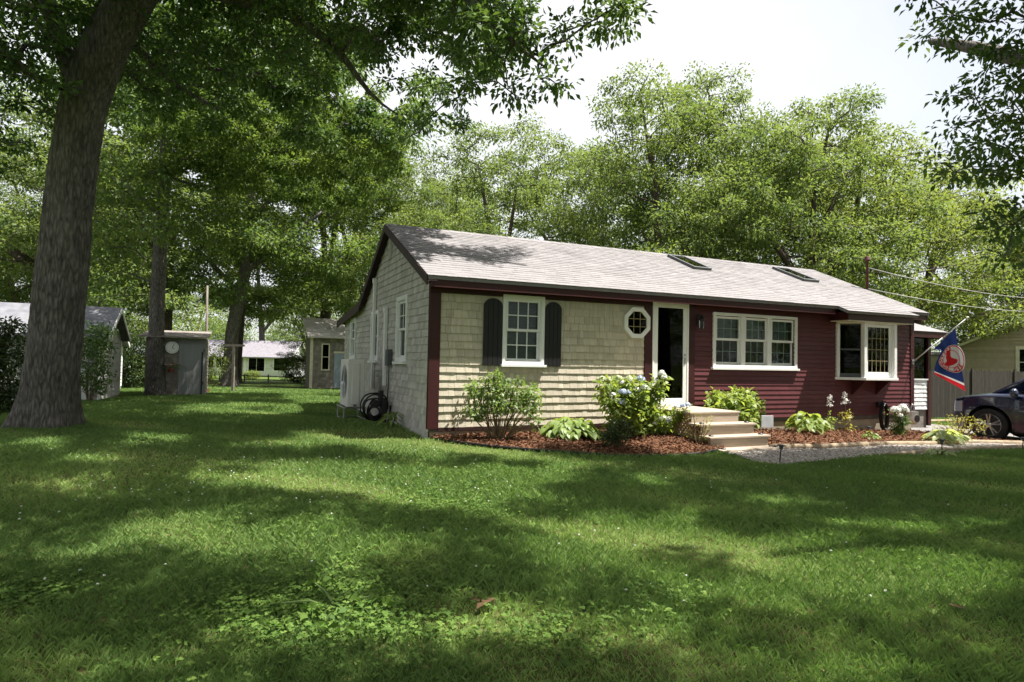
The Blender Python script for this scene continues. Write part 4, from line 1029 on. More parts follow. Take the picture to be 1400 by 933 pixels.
put_tree(4, 432, 48, 440, 'bushy low tree left of the brown outbuilding', 1.2, 1.5)
put_tree(1, -60, 40, 150, 'oak behind the left house at the left picture edge', 2.0, 1.1)
put_tree(0, 140, 44, 190, 'oak rising behind the left house and the big trunk', 3.0, 1.1)
put_tree(2, 319, 46, 110, 'tall oak behind the leaning oak and far cottage fence', 1.1, 1.3)
put_tree(1, 440, 50, 150, 'spreading oak filling the gap left of the gable peak', 2.6, 1.2)
put_tree(0, 225, 36, 90, 'tall oak directly behind the slim oak and shed', 4.7, 1.2)
put_tree(1, 60, 34, 120, 'large oak beyond the white cottage roof', 3.3, 1.2)
put_tree(2, 1520, 34, 60, 'tall oak beyond the parked car outside the right edge', 2.0, 1.1)

for k, x, y, rz, sc_ in ((0,22,-26,.3,1.0),(1,34,-18,1.5,1.1),(2,30,-34,2.2,1.0),(1,8,-34,3.3,1.05),(0,-10,-32,4.1,1.0),(3,-26,-24,5.0,1.0),(2,-30,-4,.9,1.1),(0,42,-6,2.5,1.1),(4,17,-22,1.1,1.0),(4,27,-14,1.9,1.1),(4,-2,-27,.5,1.1)):  # unseen oaks added to darken window reflections and block sky light
    dup(arch[k], (x,y,gz(x,y)), rz, 'unseen oak added outside the view to darken window reflections', sc_, 'unseen oaks added outside the view')
# far woods: one mass
r = np.random.default_rng(5); n = 3000
az = r.uniform(-3.1416, 3.1416, n); dist = r.uniform(95, 130, n)  # full circle: unseen part behind the viewer added to darken window reflections
cx_, cy_ = CAM[0]+np.sin(az)*dist, CAM[1]+np.cos(az)*dist; hz = r.random(n)**.8*11*(.8+.25*np.sin(az*9))
cent = np.stack([cx_, cy_, g(cx_, cy_)+hz], -1)
V, t_ = clump_leaves(cent, np.full(n, 2.8), 110, .42, r, .8)
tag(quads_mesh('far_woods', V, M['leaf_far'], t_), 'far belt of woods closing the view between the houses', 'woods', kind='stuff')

# ------------------------------------------------------------------ the near trees
def px_path(pts, Z, wide=False):  # (px, py, radius[, depth])
    return [(*atd(q[0], q[1], q[3] if len(q) > 3 else Z), q[2]/math.sqrt(1+((min(max(q[0],0),PW)-PW/2)/FOC)**2)) for q in pts]
LIT = [(360,715,130,16),(230,742,250,26),(60,745,80,22),(430,735,110,22),(180,905,90,30),(450,825,80,40),(310,895,90,28),(560,880,110,34),(360,651,90,15),(100,628,40,7),(90,665,26,7),(600,650,120,30),(640,690,70,16),
       (620,608,80,6),(500,598,80,7),(820,735,115,30),(740,715,50,14),(1070,795,125,44),(1000,770,60,26),(1285,720,105,9),(1320,795,85,30),(830,840,130,36),(1200,908,130,22),(900,905,70,20),(760,640,40,8),(500,543,60,8),(510,532,70,8),
       (330,560,60,4),(60,604,30,4),(200,600,40,4),(380,610,40,4),(150,790,40,12),(740,790,40,12),(1190,760,40,10),(890,660,25,6),(1060,690,40,6),(330,835,40,14)]   # sunny lawn patches (pixels); the canopy is shaped to leave them open
vx = np.array([math.sin(YAW), math.cos(YAW)]); vr = np.array([vx[1], -vx[0]])
def proj(P):
    d = np.asarray(P)-CAM; z = d@_f; z = np.where(np.abs(z) < 1e-3, 1e-3, z); return PW/2+FOC*(d@_r)/z, PH/2-FOC*(d@_u)/z, z
def shade_on(cl, zg):
    tt = (cl[:,2]-zg)/SUN[2]; return cl[:,:2]-SUN[None,:2]*tt[:,None]
def in_lit(S, grow_=1.0):
    px_, py_, z_ = proj(np.concatenate([S, g(S[:,0],S[:,1])[:,None]], 1)); m = np.zeros(len(S), bool)
    for x_, y_, a_, b_ in LIT: m |= (z_ > .5) & (((px_-x_)/(a_*grow_+8))**2+((py_-y_)/(b_*grow_+3))**2 < 1)
    return m
def lit_keep(cl, r):
    """drop clumps whose shadow would close the sunny openings of the lawn, the roof and the beds"""
    keep = ~in_lit(shade_on(cl, 0.0), 1.3)
    S = shade_on(cl, 3.2); keep &= ~((S[:,0] > np.minimum(.8+.85*np.clip(S[:,1],0,3), 2.45)) & (S[:,0] < 13.5) & (S[:,1] > -.9) & (S[:,1] < 3.8) & (cl[:,2] > 4.6))
    S = shade_on(cl, .2); keep &= ~((S[:,0] > 3.2) & (S[:,0] < 12.8) & (S[:,1] > -2.2) & (S[:,1] < .3))
    keep &= ~((S[:,0] > .2) & (S[:,0] <= 3.2) & (S[:,1] > -.9) & (S[:,1] < .3) & (r.random(len(cl)) < .9))
    return cl[keep]
# added leaf clumps, placed sunward to shade the lawn between its lit patches
r = np.random.default_rng(77)
gp = np.concatenate([np.stack([r.uniform(-10,15,14000), r.uniform(-9.6,-.6,14000)], -1), np.stack([r.uniform(-9,-.9,3500), r.uniform(-.6,9,3500)], -1), np.stack([r.uniform(-9,-1.4,3500), r.uniform(9,18,3500)], -1)])
lk = in_lit(gp, 1.55); gp = gp[(~lk & (r.random(len(gp)) < .92)) | (lk & (r.random(len(gp)) < .012))]; gp = gp[~((gp[:,0] > 2.6) & (gp[:,1] > -2.7))]; gp = gp[~((gp[:,0] > -.3) & (gp[:,1] > -1.5))]
kk = []
for q in gp:
    if not kk or ((np.array(kk)-q)**2).sum(1).min() > .34**2: kk.append(q)
gp = np.array(kk); hz_ = r.uniform(7.6, 10.4, len(gp)); SHADE_CAN = np.concatenate([gp+SUN[None,:2]/SUN[2]*hz_[:,None], hz_[:,None]], 1)
TRK = np.array([[-6,3],[10.2,-7.2],[.5,-13.5],[-5.4,15.5]]); own = np.argmin(np.stack([np.linalg.norm(SHADE_CAN[:,:2]-q, axis=1) for q in TRK]), 0)
print('canopy clumps', len(SHADE_CAN), np.bincount(own))
def near_tree(name, label, paths, lobes, seed, dens, mind, clr, per, size, leafm='leaf', barkm='bark', flare=.3, cull=True, flat=.6, sides=20, group=None, rough=.03, extra=None, fringe=None):
    r = np.random.default_rng(seed); rd = random.Random(seed)
    cl = lobes_to_clumps(lobes, dens, r, mind=mind)
    if cull: cl = lit_keep(cl, r)
    if fringe: cl = np.concatenate([cl, lobes_to_clumps(fringe, 15, r, mind=.19)])
    if extra is not None: cl = np.concatenate([cl, extra])
    base = np.array(paths[0][0][:3]); base[2] = gz(base[0], base[1])
    A, par, R, ntr = grow(paths, cl, r, tip=.009)
    rad = clr*r.uniform(.7, 1.25, len(cl))
    if extra is not None:
        ne = len(extra); V, t_ = clump_leaves(cl[:-ne], rad[:-ne], per, size, r, flat); V2, t2 = clump_leaves(cl[-ne:], np.full(ne, .36)*r.uniform(.8,1.2,ne), 210, .14, r, .7)
        V = np.concatenate([V, V2]); t_ = np.concatenate([t_, t2])
    else: V, t_ = clump_leaves(cl, rad, per, size, r, flat)
    root = thing(name, label, 'tree', base, group=group)
    if sides >= 40: mb = ridge_trunk(paths[0], 150, .05, flare, .027, seed)
    else: mb = MB(); trunk_mb(mb, paths[0], sides, flare, rough, rd)
    for p_ in paths[1:]: trunk_mb(mb, p_, 12, 0, rough, rd)
    mb.v = [tuple(np.array(v)-base) for v in mb.v]; tk = mb.build('trunk', M[barkm], root, smooth=True)
    quads_mesh('branches', branch_mesh(A, par, R, ntr, .008, 5)-base, M[barkm], parent=tk)
    quads_mesh('crown', V-base.astype(np.float32), M[leafm], t_, root)
    print(name, 'clumps', len(cl), 'leaves', len(t_))
    return root
def LB(px, py, Z, rx, rz, q=1.0): return (atd(px, py, Z), (rx, rx, rz), q)

# big foreground oak at the left
Z1 = 10.6
P1 = px_path([(60,612,.60),(62,590,.56),(68,540,.50),(75,470,.475),(84,380,.465),(97,250,.43),(112,150,.42),(137,75,.43),(162,30,.40),(198,-25,.34),(260,-90,.29),(350,-160,.24),(470,-210,.18)], Z1)
P1b = px_path([(112,140,.20),(88,70,.19),(66,10,.17),(40,-80,.14),(10,-200,.10)], Z1-.1)
P1c = px_path([(190,-25,.16),(300,-10,.13,11),(400,20,.10,11.3),(470,70,.075,11.4),(500,130,.04,11.4),(545,158,.012,11.4)], Z1)
P1d = px_path([(350,-160,.14),(480,-95,.12,9.6),(600,-40,.085,8.7),(660,15,.06,8.4),(700,62,.035,8.2),(745,92,.012,8.0)], Z1)
P1e = px_path([(150,25,.12),(190,70,.09,12),(240,120,.07,13),(300,150,.05,13.6)], Z1)
P1f = px_path([(470,-210,.12),(640,-260,.10,11),(860,-240,.08,11.5),(1000,-200,.05,12)], Z1)
P1g = px_path([(190,-25,.16),(120,-140,.14,9),(60,-300,.1,8),(0,-500,.06,7)], Z1)
lob = [LB(565,110,11.5,.9,.5,.45),LB(520,160,11.5,.6,.35,.6),LB(470,50,11.2,1.3,.8),LB(350,40,11.2,1.5,.8),LB(240,90,12,1.4,.9),LB(600,-10,10.8,1.2,.5,.6),
       LB(20,80,11.5,1.6,1.2),LB(0,190,12,1.0,.7),LB(60,-60,10,2,1),LB(720,-110,11,1.8,.9),LB(500,-120,11,2.0,.9),LB(300,-130,11,2,1),LB(150,-200,10,2.2,1.1),LB(900,-130,11.5,1.8,.8),LB(1000,-230,12,1.6,.8,.9),LB(650,-280,10.5,2.3,1,.9),
       LB(350,-330,9.5,2.4,1,.9),LB(0,-330,8.5,2.6,1.1,.9),LB(-150,-100,10,2.2,1.3),LB(-250,100,10,2.2,1.5),LB(-60,40,9,1.6,1.0)]
# shade over the near lawn comes from limbs carrying the added leaf clumps
near_tree('oak_tree', 'massive grey trunked oak in the left foreground with overhanging limbs', [P1,P1b,P1c,P1d,P1e,P1f,P1g], lob, 31, 6.5, .30, .34, 74, .105, sides=40, flare=.52, extra=SHADE_CAN[own == 0], fringe=[LB(700,45,8.2,.75,.36),LB(750,105,8,.42,.26),LB(655,118,8.3,.55,.30),LB(805,18,8.2,.65,.30),LB(850,-5,8,.40,.18),LB(605,150,8.6,.38,.18),LB(690,165,8.2,.28,.16),LB(640,60,8.4,.5,.25),LB(560,170,9,.35,.2),LB(740,40,8.1,.5,.28)])

# oak at the right whose crown hangs in the top right corner
TR = np.array([10.2, -7.2]); zr = gz(*TR)
def wl(x, y, z, rx, rz, q=1.0): return (np.array([x,y,z]), (rx,rx,rz), q)
PR = [[(TR[0],TR[1],zr-.2,.42),(TR[0],TR[1],1.5,.33),(TR[0]-.1,TR[1]+.1,4.2,.29)],
      [(TR[0]-.1,TR[1]+.1,4.1,.20),(9,-5,6.0,.16),(9.4,-3.0,7.5,.11),(9.6,-2.2,8,.06)], [(TR[0]-.1,TR[1]+.1,4.1,.2),(7.6,-8,6.5,.12),(5.5,-8.6,8,.08),(4.2,-8.5,8.6,.05)],
      [(TR[0]-.1,TR[1]+.1,4.1,.2),(12,-5.2,6.2,.15),(13,-3.5,7.2,.08)], [(TR[0]-.1,TR[1]+.1,4.1,.2),(10.6,-7.5,8,.14),(10.5,-7.5,11,.08)], [(9,-5,6.0,.10),(7.5,-5.5,7.6,.07),(6.2,-5.8,8.4,.04)]]
lobR = [LB(1370,60,9,.9,.8),LB(1310,25,9,.75,.45),LB(1400,190,9.3,1.0,.9),LB(1335,205,9.8,.6,.5),LB(1395,310,9.5,.8,.5),LB(1290,238,10.5,.45,.28),LB(1265,5,9,.4,.22),LB(1345,330,9.8,.5,.25),LB(1450,120,9,1.2,1.2),
        wl(10,-6,8.5,2.4,1.2),wl(10.8,-8.5,10,2.5,1.3),wl(8,-9.5,9.5,2.3,1.1),wl(10,-7.4,12,2.4,1.2),wl(9,-11,8.4,2.0,1.0)]
near_tree('oak_tree', 'oak whose dark crown hangs into the top right corner', PR, lobR, 33, 7.0, .28, .36, 66, .115, extra=SHADE_CAN[own == 1])
# oak behind the viewer that dapples the near lawn
PB = [[(0.5,-13.5,-.2,.40),(.5,-13.5,4.5,.30),(.8,-13.2,6,.26)],[(.8,-13.2,5.8,.2),(2,-11,8,.13),(2.5,-9.5,9,.07)],[(.8,-13.2,5.8,.2),(-1.5,-11.2,8,.13),(-2.6,-9.8,9,.07)],[(.8,-13.2,5.8,.2),(.8,-14,10,.1)]]
lobB = [wl(.6,-13.5,9.6,3,1.6),wl(-3,-13.5,9,2.6,1.4),wl(4,-14,9.2,2.6,1.4),wl(0,-16.5,8.5,3,1.6),wl(.5,-13.5,12,2.6,1.4)]  # crown lobes behind the viewer added to cut open sky light
near_tree('oak_tree', 'oak standing behind the viewpoint and shading the front lawn', PB, lobB, 35, 3.2, .46, .38, 66, .12, extra=SHADE_CAN[own == 2])

# slim oak in front of the grey shed, and the two behind it
def tree_at(px, py, label, wpath, lob, seed, **kw):
    b_ = at(px, py); Z = depth(b_); path = px_path([(px,py+6,wpath[0][2]*1.15)]+wpath, Z)
    path[0] = (b_[0], b_[1], b_[2]-.2, wpath[0][2]*1.2)
    return Z, path
Zt, p2 = tree_at(213, 541, '', [(213,500,.31),(214,430,.29),(218,350,.27),(225,250,.24),(228,170,.22),(224,80,.17),(240,-20,.1)], None, 0)
l2 = [(px_, py_, rx_, rz_) for px_, py_, rx_, rz_ in [(150,330,1.6,1.0),(250,300,1.7,.9),(170,240,2.0,1.1),(290,210,1.8,1.1),(220,140,2.2,1.3),(150,120,1.8,1.1),(300,110,1.8,1.0),(240,30,2.4,1.4),(130,20,2,1.3),(340,40,1.8,1.2),(120,420,1.2,.6),(170,390,1.2,.5)]]
near_tree('oak_tree', 'slim straight oak trunk standing in front of the grey shed', [p2, px_path([(224,200,.13),(270,150,.10),(300,100,.05)], Zt), px_path([(214,290,.11),(170,250,.08),(130,230,.05)], Zt+.2)],
          [LB(a, b_, Zt+random.uniform(-2.5,1.5), c, d) for a, b_, c, d in l2], 41, 4.0, .46, .60, 66, .17, leafm='leaf_mid', flare=.2, cull=False, sides=16, extra=SHADE_CAN[own == 3])
Zt, p3 = tree_at(313, 529, '', [(314,500,.42),(317,455,.40),(326,410,.38),(336,370,.34),(342,330,.30),(345,290,.24),(340,200,.17),(335,100,.1)], None, 0)
l3 = [(430,380,2.2,1.0),(490,350,1.8,1.0),(370,330,2.2,1.1),(290,390,1.8,.8),(460,280,2.3,1.3),(520,270,1.7,1.1),(380,230,2.5,1.4),(300,290,2.0,1.1),(450,180,2.6,1.4),(510,190,1.6,1.1),(360,130,2.6,1.5),(440,90,2.4,1.4),(300,170,2,1.2),(400,30,2.4,1.3),(530,340,1.2,.8),(260,360,1.5,.7),(480,420,1.2,.5)]
near_tree('oak_tree', 'leaning oak with a wide crown behind the clothesline post', [p3, px_path([(320,395,.2),(290,360,.13),(262,340,.08)], Zt), px_path([(338,370,.2),(390,330,.14),(440,290,.08)], Zt), px_path([(345,300,.15),(400,240,.11),(450,180,.06)], Zt+.5)],
          [LB(a, b_, Zt+random.uniform(-3,3), c*1.1, d*1.1) for a, b_, c, d in l3], 43, 2.6, .56, .72, 72, .20, leafm='leaf_mid', flare=.3, cull=False, sides=18)
Zt, p4 = tree_at(358, 513, '', [(358,490,.42),(358,460,.38),(357,435,.33),(354,400,.25),(352,350,.15)], None, 0)
l4 = [(390,418,2.0,.6),(425,392,2.2,.8),(465,398,1.6,.7),(375,432,1.2,.4),(340,425,1.2,.5),(350,400,2.2,.9),(410,400,2.4,.9),(450,415,1.8,.7),(300,410,1.8,.7),(390,350,2.6,1.2),(330,350,2.4,1.1),(440,370,2.2,1.0)]
near_tree('oak_tree', 'forked dark oak in front of the long far cottage', [p4, px_path([(358,455,.22),(380,430,.16),(410,405,.09)], Zt)],
          [LB(a, b_, Zt+random.uniform(-2,2), c*1.3, d*1.3) for a, b_, c, d in l4], 45, 1.8, .70, .90, 130, .28, leafm='leaf', flare=.3, cull=False, sides=14)

# ------------------------------------------------------------------ buildings on the left and right
def rot_frame(o, ang):
    return math.cos(ang), math.sin(ang)
def gable_house(name, label, cat, loc, rz, wx, dy, hw, hr, wallm, roofm, over=.25, trimm='white', ridge='x', course=.16, extra=None):
    """wx along local x (front), dy along local y; ridge along x"""
    o = thing(name, label, cat, loc, rz)
    mb = MB(); z0 = -.6
    if ridge == 'x': prof = [(0,z0),(dy,z0),(dy,hw),(dy/2,hr),(0,hw)]; Fm = lambda a, b_, h: (h, a, b_); span, length = dy, wx
    else: prof = [(0,z0),(wx,z0),(wx,hw),(wx/2,hr),(0,hw)]; Fm = lambda a, b_, h: (a, h, b_); span, length = wx, dy
    mb.prism(prof, Fm, 0, length); mb.build('wall', M[wallm], o)
    mb = MB()
    sl_ = (hr-hw)/(span/2); n = int((hw-.05)/course)
    def sd(F, w_, gab):
        siding(mb, F, 0, w_, .0, hr-.12 if gab else hw-.06, [], course, 3, 5, .018, top=(lambda a: hw-.08+sl_*min(a, w_-a)) if gab else None)
    sd(lambda a, q, z: (a, -q, z), wx, ridge == 'y'); sd(lambda a, q, z: (-q, dy-a, z), dy, ridge == 'x'); sd(lambda a, q, z: (wx+q, a, z), dy, ridge == 'x')
    mb.build('siding', M[wallm], o)
    mb = MB(); e = over; dz_ = sl_*e
    top = [(-e,hw-dz_),(span/2,hr),(span+e,hw-dz_)]; poly = top+[(span+e,hw-dz_+.10),(span/2,hr+.11),(-e,hw-dz_+.10)]
    mb.prism(poly, Fm, -e, length+e); rf = mb.build('roof', M[roofm], o)
    for h in (-e-.025, length+e):
        mb = MB(); mb.prism([(-e-.01,hw-dz_-.05),(span/2,hr-.05),(span/2,hr+.09),(-e-.01,hw-dz_+.085)], Fm, h, h+.025); mb.prism([(span+e+.01,hw-dz_-.05),(span/2,hr-.05),(span/2,hr+.09),(span+e+.01,hw-dz_+.085)], Fm, h, h+.025); mb.build('rake_board', M[trimm], o)
    for (xx, yy) in ((0,0),(wx,0),(0,dy),(wx,dy)):
        mb = MB(); mb.box(xx-.028, yy-.028, 0, xx+.028 if xx == 0 else xx+.03, yy+.028 if yy == 0 else yy+.03, hw-.1); mb.build('corner_trim', M[trimm], o)
    if extra: extra(o, mb)
    return o
def flat_window(o, F, a0, a1, z0, z1, frame='white', nx=1, nz=2, w_=.07, glass='darkglass'):
    FFx = lambda a, b_, h: F(a, h, b_)
    mb = MB(); mb.ring(rect(a0-w_,a1+w_,z0-w_,z1+w_), rect(a0,a1,z0,z1), FFx, .0, .05)
    for i in range(1, nx): aa = a0+(a1-a0)*i/nx; mb.mbox(F, aa-.015, .028, z0, aa+.015, .042, z1)
    for j in range(1, nz): zz = z0+(z1-z0)*j/nz; mb.mbox(F, a0, .0285, zz-.02, a1, .0425, zz+.02)
    wn = mb.build('window', M[frame], o)
    mb = MB(); mb.mbox(F, a0, .0225, z0, a1, .0265, z1); mb.build('pane', M[glass], wn)
    mb = MB(); mb.mbox(F, a0, .019, z0, a1, .0215, z1); mb.build('backing', M['interior'], wn)
    return wn
# white house at the left: front right corner under its gable
wc = at(134, 548)
def exl(o, mb):
    F = lambda a, q, z: (a, -q, z)
    flat_window(o, F, 7.0, 7.8, .9, 1.9)
    mb = MB(); mb.mbox(F, 9.05, .02, 0, 9.7, .05, 1.95); mb.build('door', M['white'], o)
gable_house('white_cottage', 'white cottage with grey roof half hidden behind the massive oak trunk', 'house',
            (wc[0]-10.0, wc[1], wc[2]), 0.0, 10.0, 3.6, 1.95, 2.80, 'greysiding', 'roof_dark', extra=exl)
# taller white house further left
w2 = atd(-130, 500, 19)
gable_house('white_house', 'taller white house with pale sunlit roof at the left picture edge', 'house', (w2[0]-4, w2[1]+2.2, gz(w2[0],w2[1])), 0.0, 8.5, 6, 1.9, 3.2, 'whiteshingle', 'roof_dark')
# grey shed
sc_ = at(197, 541); sZ = depth(sc_); ppm = FOC/sZ
shw = (270-196)/ppm; shh = (541-461)/ppm
sh = thing('garden_shed', 'small grey shed with pale dial on its wall behind the slim oak', 'shed', sc_, 0.0)
F = lambda a, q, z: (a, -q, z)
mb = MB(); mb.box(0,0,-.3,shw,2.2,shh); mb.build('wall', M['shedgrey'], sh)
mb = MB(); siding(mb, F, 0, shw*.54, 0, shh-.1, [(.18*shw-.15, .18*shw+.12, shh*.52, shh*.84)], .14, .1, .2, .015); siding(mb, lambda a, q, z: (shw+q, a, z), 0, 2.2, 0, shh-.05, [], .14, .1, .2, .015); mb.build('shingle_siding', M['oldshingle'], sh)
mb = MB(); k = 7; dw = shw*.42/k
for i in range(k): mb.mbox(F, shw*.55+i*dw, .0, .03, shw*.55+(i+1)*dw-.006, .03, shh-.2, random.random())
dd_ = mb.build('door', M['shedgrey'], sh)
mb = MB()
for zz in (.4, shh-.5): mb.mbox(F, shw*.96, .03, zz, shw*.975, .06, zz+.12)
mb.mbox(F, shw*.93, .031, 0.03, shw*.955, .05, shh-.5); mb.build('hinge', M['black'], dd_)
mb = MB(); mb.mbox(F, shw*.12, .018, shh*.5, shw*.14+.05, .05, shh*.86); mb.mbox(F, shw*.12, .018, shh*.5-.05, shw*.30, .05, shh*.5); mb.mbox(F, shw*.12, .018, shh*.86, shw*.30, .05, shh*.86+.05); mb.build('window', M['white'], sh)
mb = MB(); mb.hexa([(-.2,-.3,shh+.0),(shw+.1,-.3,shh+.0),(shw+.1,2.5,shh+.30),(-.2,2.5,shh+.30),(-.2,-.3,shh+.05),(shw+.1,-.3,shh+.05),(shw+.1,2.5,shh+.35),(-.2,2.5,shh+.35)]); mb.build('roof', M['oldshingle'], sh)
def sh_world(a, q, z): ca, sa = 1.0, 0.0; return (sc_[0]+ca*a+sa*q, sc_[1]+sa*a-ca*q, sc_[2]+z)
ck = thing('wall_dial', 'round pale dial hanging on the grey shed wall', 'wall clock', sh_world(shw*.43, .035, shh*.83), 0.0)
mb = MB(); mb.lathe([(.21,0),(.225,.03),(.20,.04)], (0,0,0), (0,-1,0), 24); mb.build('face', M['white'], ck, smooth=False)
mb = MB()
for th, l_ in ((.5,.14),(2.2,.10)): mb.tube([(0,-.045,0),(l_*math.sin(th),-.045,l_*math.cos(th))], .008, 4)
for k in range(12): th = k*math.pi/6; mb.tube([(.16*math.sin(th),-.043,.16*math.cos(th)),(.185*math.sin(th),-.043,.185*math.cos(th))], .006, 4)
mb.build('hands', M['black'], ck)
pt = thing('hanging_planter', 'small planter with pink flowers hanging on the shed wall below the dial', 'planter', sh_world(shw*.42, .14, shh*.46), 0.0)
mb = MB(); mb.lathe([(.06,-.12),(.11,.0),(.10,.01)], (0,0,0), n=14); mb.build('pot', M['redpot'], pt)
r = np.random.default_rng(3); cl = r.normal(size=(10,3))*[.11,.06,.12]+[0,0,.12]
V, t_ = clump_leaves(cl, np.full(10,.10), 14, .07, r); quads_mesh('foliage', V, M['leaf'], t_, pt)
V, t_ = clump_leaves(r.normal(size=(8,3))*[.12,.06,.12]+[0,-.03,.14], np.full(8,.05), 9, .05, r); quads_mesh('flowers', V, leafmat('pink_petal', (.55,.25,.25), (.7,.5,.5), .3, (1,1,1)), t_, pt)
rp = thing('flower_pot', 'small pot with red flowers on the grass at the shed corner', 'flower pot', at(281, 538), 0)
mb = MB(); mb.lathe([(.09,-.02),(.13,.2),(.12,.2),(.10,.17)], (0,0,0), n=14); mb.build('pot', M['redpot'], rp)
V, t_ = clump_leaves(r.normal(size=(8,3))*[.12,.12,.06]+[0,0,.27], np.full(8,.09), 14, .08, r); quads_mesh('foliage', V, M['leaf'], t_, rp)

# thin pole behind the shed
pp = atd(279, 500, sZ+4); o = thing('bare_pole', 'thin pale bare pole rising behind the right side of the grey shed', 'pole', (pp[0],pp[1],gz(pp[0],pp[1])))
mb = MB(); mb.tube([(0,0,-.3),(.05,0,2.5),(.02,0,4.6)], [.06,.055,.04], 8, jitter=.1); mb.build('shaft', M['oldwood'], o, smooth=True)

# clothesline post
cp = at(318, 536); cZ = depth(cp); o = thing('clothesline_post', 'wooden T shaped clothesline post standing on the lawn before the leaning oak', 'clothesline post', cp, -YAW)
hh_ = (536-474)*cZ/FOC; wv = 29*cZ/FOC/2
mb = MB(); mb.box(-.05,-.05,-.1,.05,.05,hh_); mb.build('post', M['oldwood'], o)
mb = MB(); mb.box(-wv,-.045,hh_+.002,wv,.045,hh_+.10); mb.build('crossbar', M['oldwood'], o)

# far long cottage
cl_ = atd(268, 500, 72); cr_ = atd(394, 500, 72)
fz = gz(cl_[0], cl_[1]); ln3 = np.linalg.norm(cr_[:2]-cl_[:2])
def exf(o, mb):
    F = lambda a, q, z: (a, -q, z)
    for a0, a1, z0, z1, nx_ in ((.6,2.0,.9,2.1,2),(2.3,3.5,.9,2.1,2),(6.0,7.8,.6,2.1,2),(8.9,10.1,.7,2.1,1),(10.3,ln3-.3,.7,2.1,2)): flat_window(o, F, a0, a1, z0, z1, nx=nx_, nz=1, w_=.12)
    mb = MB(); mb.mbox(F, 4.4, .0, .0, 5.3, .06, 2.15); mb.build('door', M['screen'], o)
    mb = MB()
    for a in (4.2, 5.6): mb.mbox(F, a-.15, .0, 0, a+.15, .055, 2.3)
    mb.build('door_casing', M['white'], o)
gable_house('far_cottage', 'long white cottage with lilac grey roof at the far end of the lawn', 'house', (cl_[0],cl_[1],fz), -YAW+.04, ln3, 6.5, 2.35, 4.1, 'whiteshingle', 'rooflilac', extra=exf, over=.4)

# brown outbuilding beside the cottage's rear corner
ob = at(424, 531); oZ = depth(ob)
o = thing('outbuilding', 'brown shingled outbuilding with blue grey door panel behind the rear corner', 'outbuilding', (ob[0],ob[1],ob[2]), 0.0)
sc2 = oZ/FOC; bw = 4.2; hw_ = (531-462)*sc2
F = lambda a, q, z: (a, -q, z)
mb = MB(); mb.box(0,0,-.4,bw,3,hw_); mb.build('wall', M['oldshingle'], o)
mb = MB(); siding(mb, F, 0, bw, 0, hw_-.05, [(14*sc2, 24*sc2, 25*sc2, 62*sc2),(31*sc2, bw, 0, 50*sc2)], .16, .12, .22, .016); mb.build('shingle_siding', M['oldshingle'], o)
mb = MB(); k = 10
for i in range(k): mb.mbox(F, 31*sc2+i*(bw-31*sc2)/k, .004, .02, 31*sc2+(i+1)*(bw-31*sc2)/k-.006, .03, 48*sc2, random.random())
mb.build('door', M['shedblue'], o)
mb = MB(); mb.mbox(F, 30*sc2, .004, 48.3*sc2, bw, .06, 51*sc2); mb.build('door_head', M['cream'], o)
flat_window(o, F, 15*sc2, 23*sc2, 26*sc2, 60*sc2, frame='cream', nz=2)
mb = MB(); mb.mbox(F, -.06, -.02, 0, .10, .04, hw_); mb.build('corner_trim', M['cream'], o)
mb = MB(); mb.hexa([(-.25,-.35,hw_),(bw+.2,-.35,hw_),(bw+.2,3.2,hw_+1.25),(-.25,3.2,hw_+1.25),(-.25,-.35,hw_+.09),(bw+.2,-.35,hw_+.09),(bw+.2,3.2,hw_+1.34),(-.25,3.2,hw_+1.34)]); mb.build('roof', M['roofpale'], o)

# split rail fence across the back
ra, rb = at(300, 522), at(484, 524)
rfz = thing('rail_fence', 'low grey split rail fence crossing the back of the lawn', 'fence', (ra+rb)/2)
n = 6; cc = np.array(rfz.location)
Pn = [ra+(rb-ra)*k/n for k in range(n+1)]; Pn = [np.array([p_[0],p_[1],gz(p_[0],p_[1])])-cc for p_ in Pn]
for p_ in Pn:
    mb = MB(); mb.tube([p_+[0,0,-.2], p_+[0,0,.62]], .06, 7, jitter=.15); mb.build('post', M['oldwood'], rfz)
for a, b_ in zip(Pn[:-1], Pn[1:]):
    mb = MB(); mb.tube([a+[0,0,.48],(a+b_)/2+[0,0,.46],b_+[0,0,.48]], .045, 6, jitter=.2); mb.build('rail', M['oldwood'], rfz)
    mb = MB(); mb.tube([a+[0,0,.2],(a+b_)/2+[0,0,.18],b_+[0,0,.2]], .045, 6, jitter=.2); mb.build('rail', M['oldwood'], rfz)

# tan house at the right with its gable end towards us
def ext(o, mb):
    F = lambda a, q, z: (a, -q, z)
    flat_window(o, F, 2.45, 3.6, 1.45, 2.75, frame='cream', nx=1, nz=2, w_=.16)
gable_house('tan_house', 'tan shingled house with cream trim and gable behind the grey fence', 'house', (*atd(1313,500,33)[:2],-.25), -math.radians(56), 10.0, 9, 2.95, 5.35, 'tan', 'roof_dark', trimm='cream', ridge='y', extra=ext, over=.3)
gable_house('pale_garage', 'pale pink garage wall seen between the side porch and the flag', 'garage', (*atd(1240,500,41)[:2],-.3), -math.radians(56), 3.4, 4, 2.55, 2.75, 'cream', 'roof', trimm='cream', over=.05)
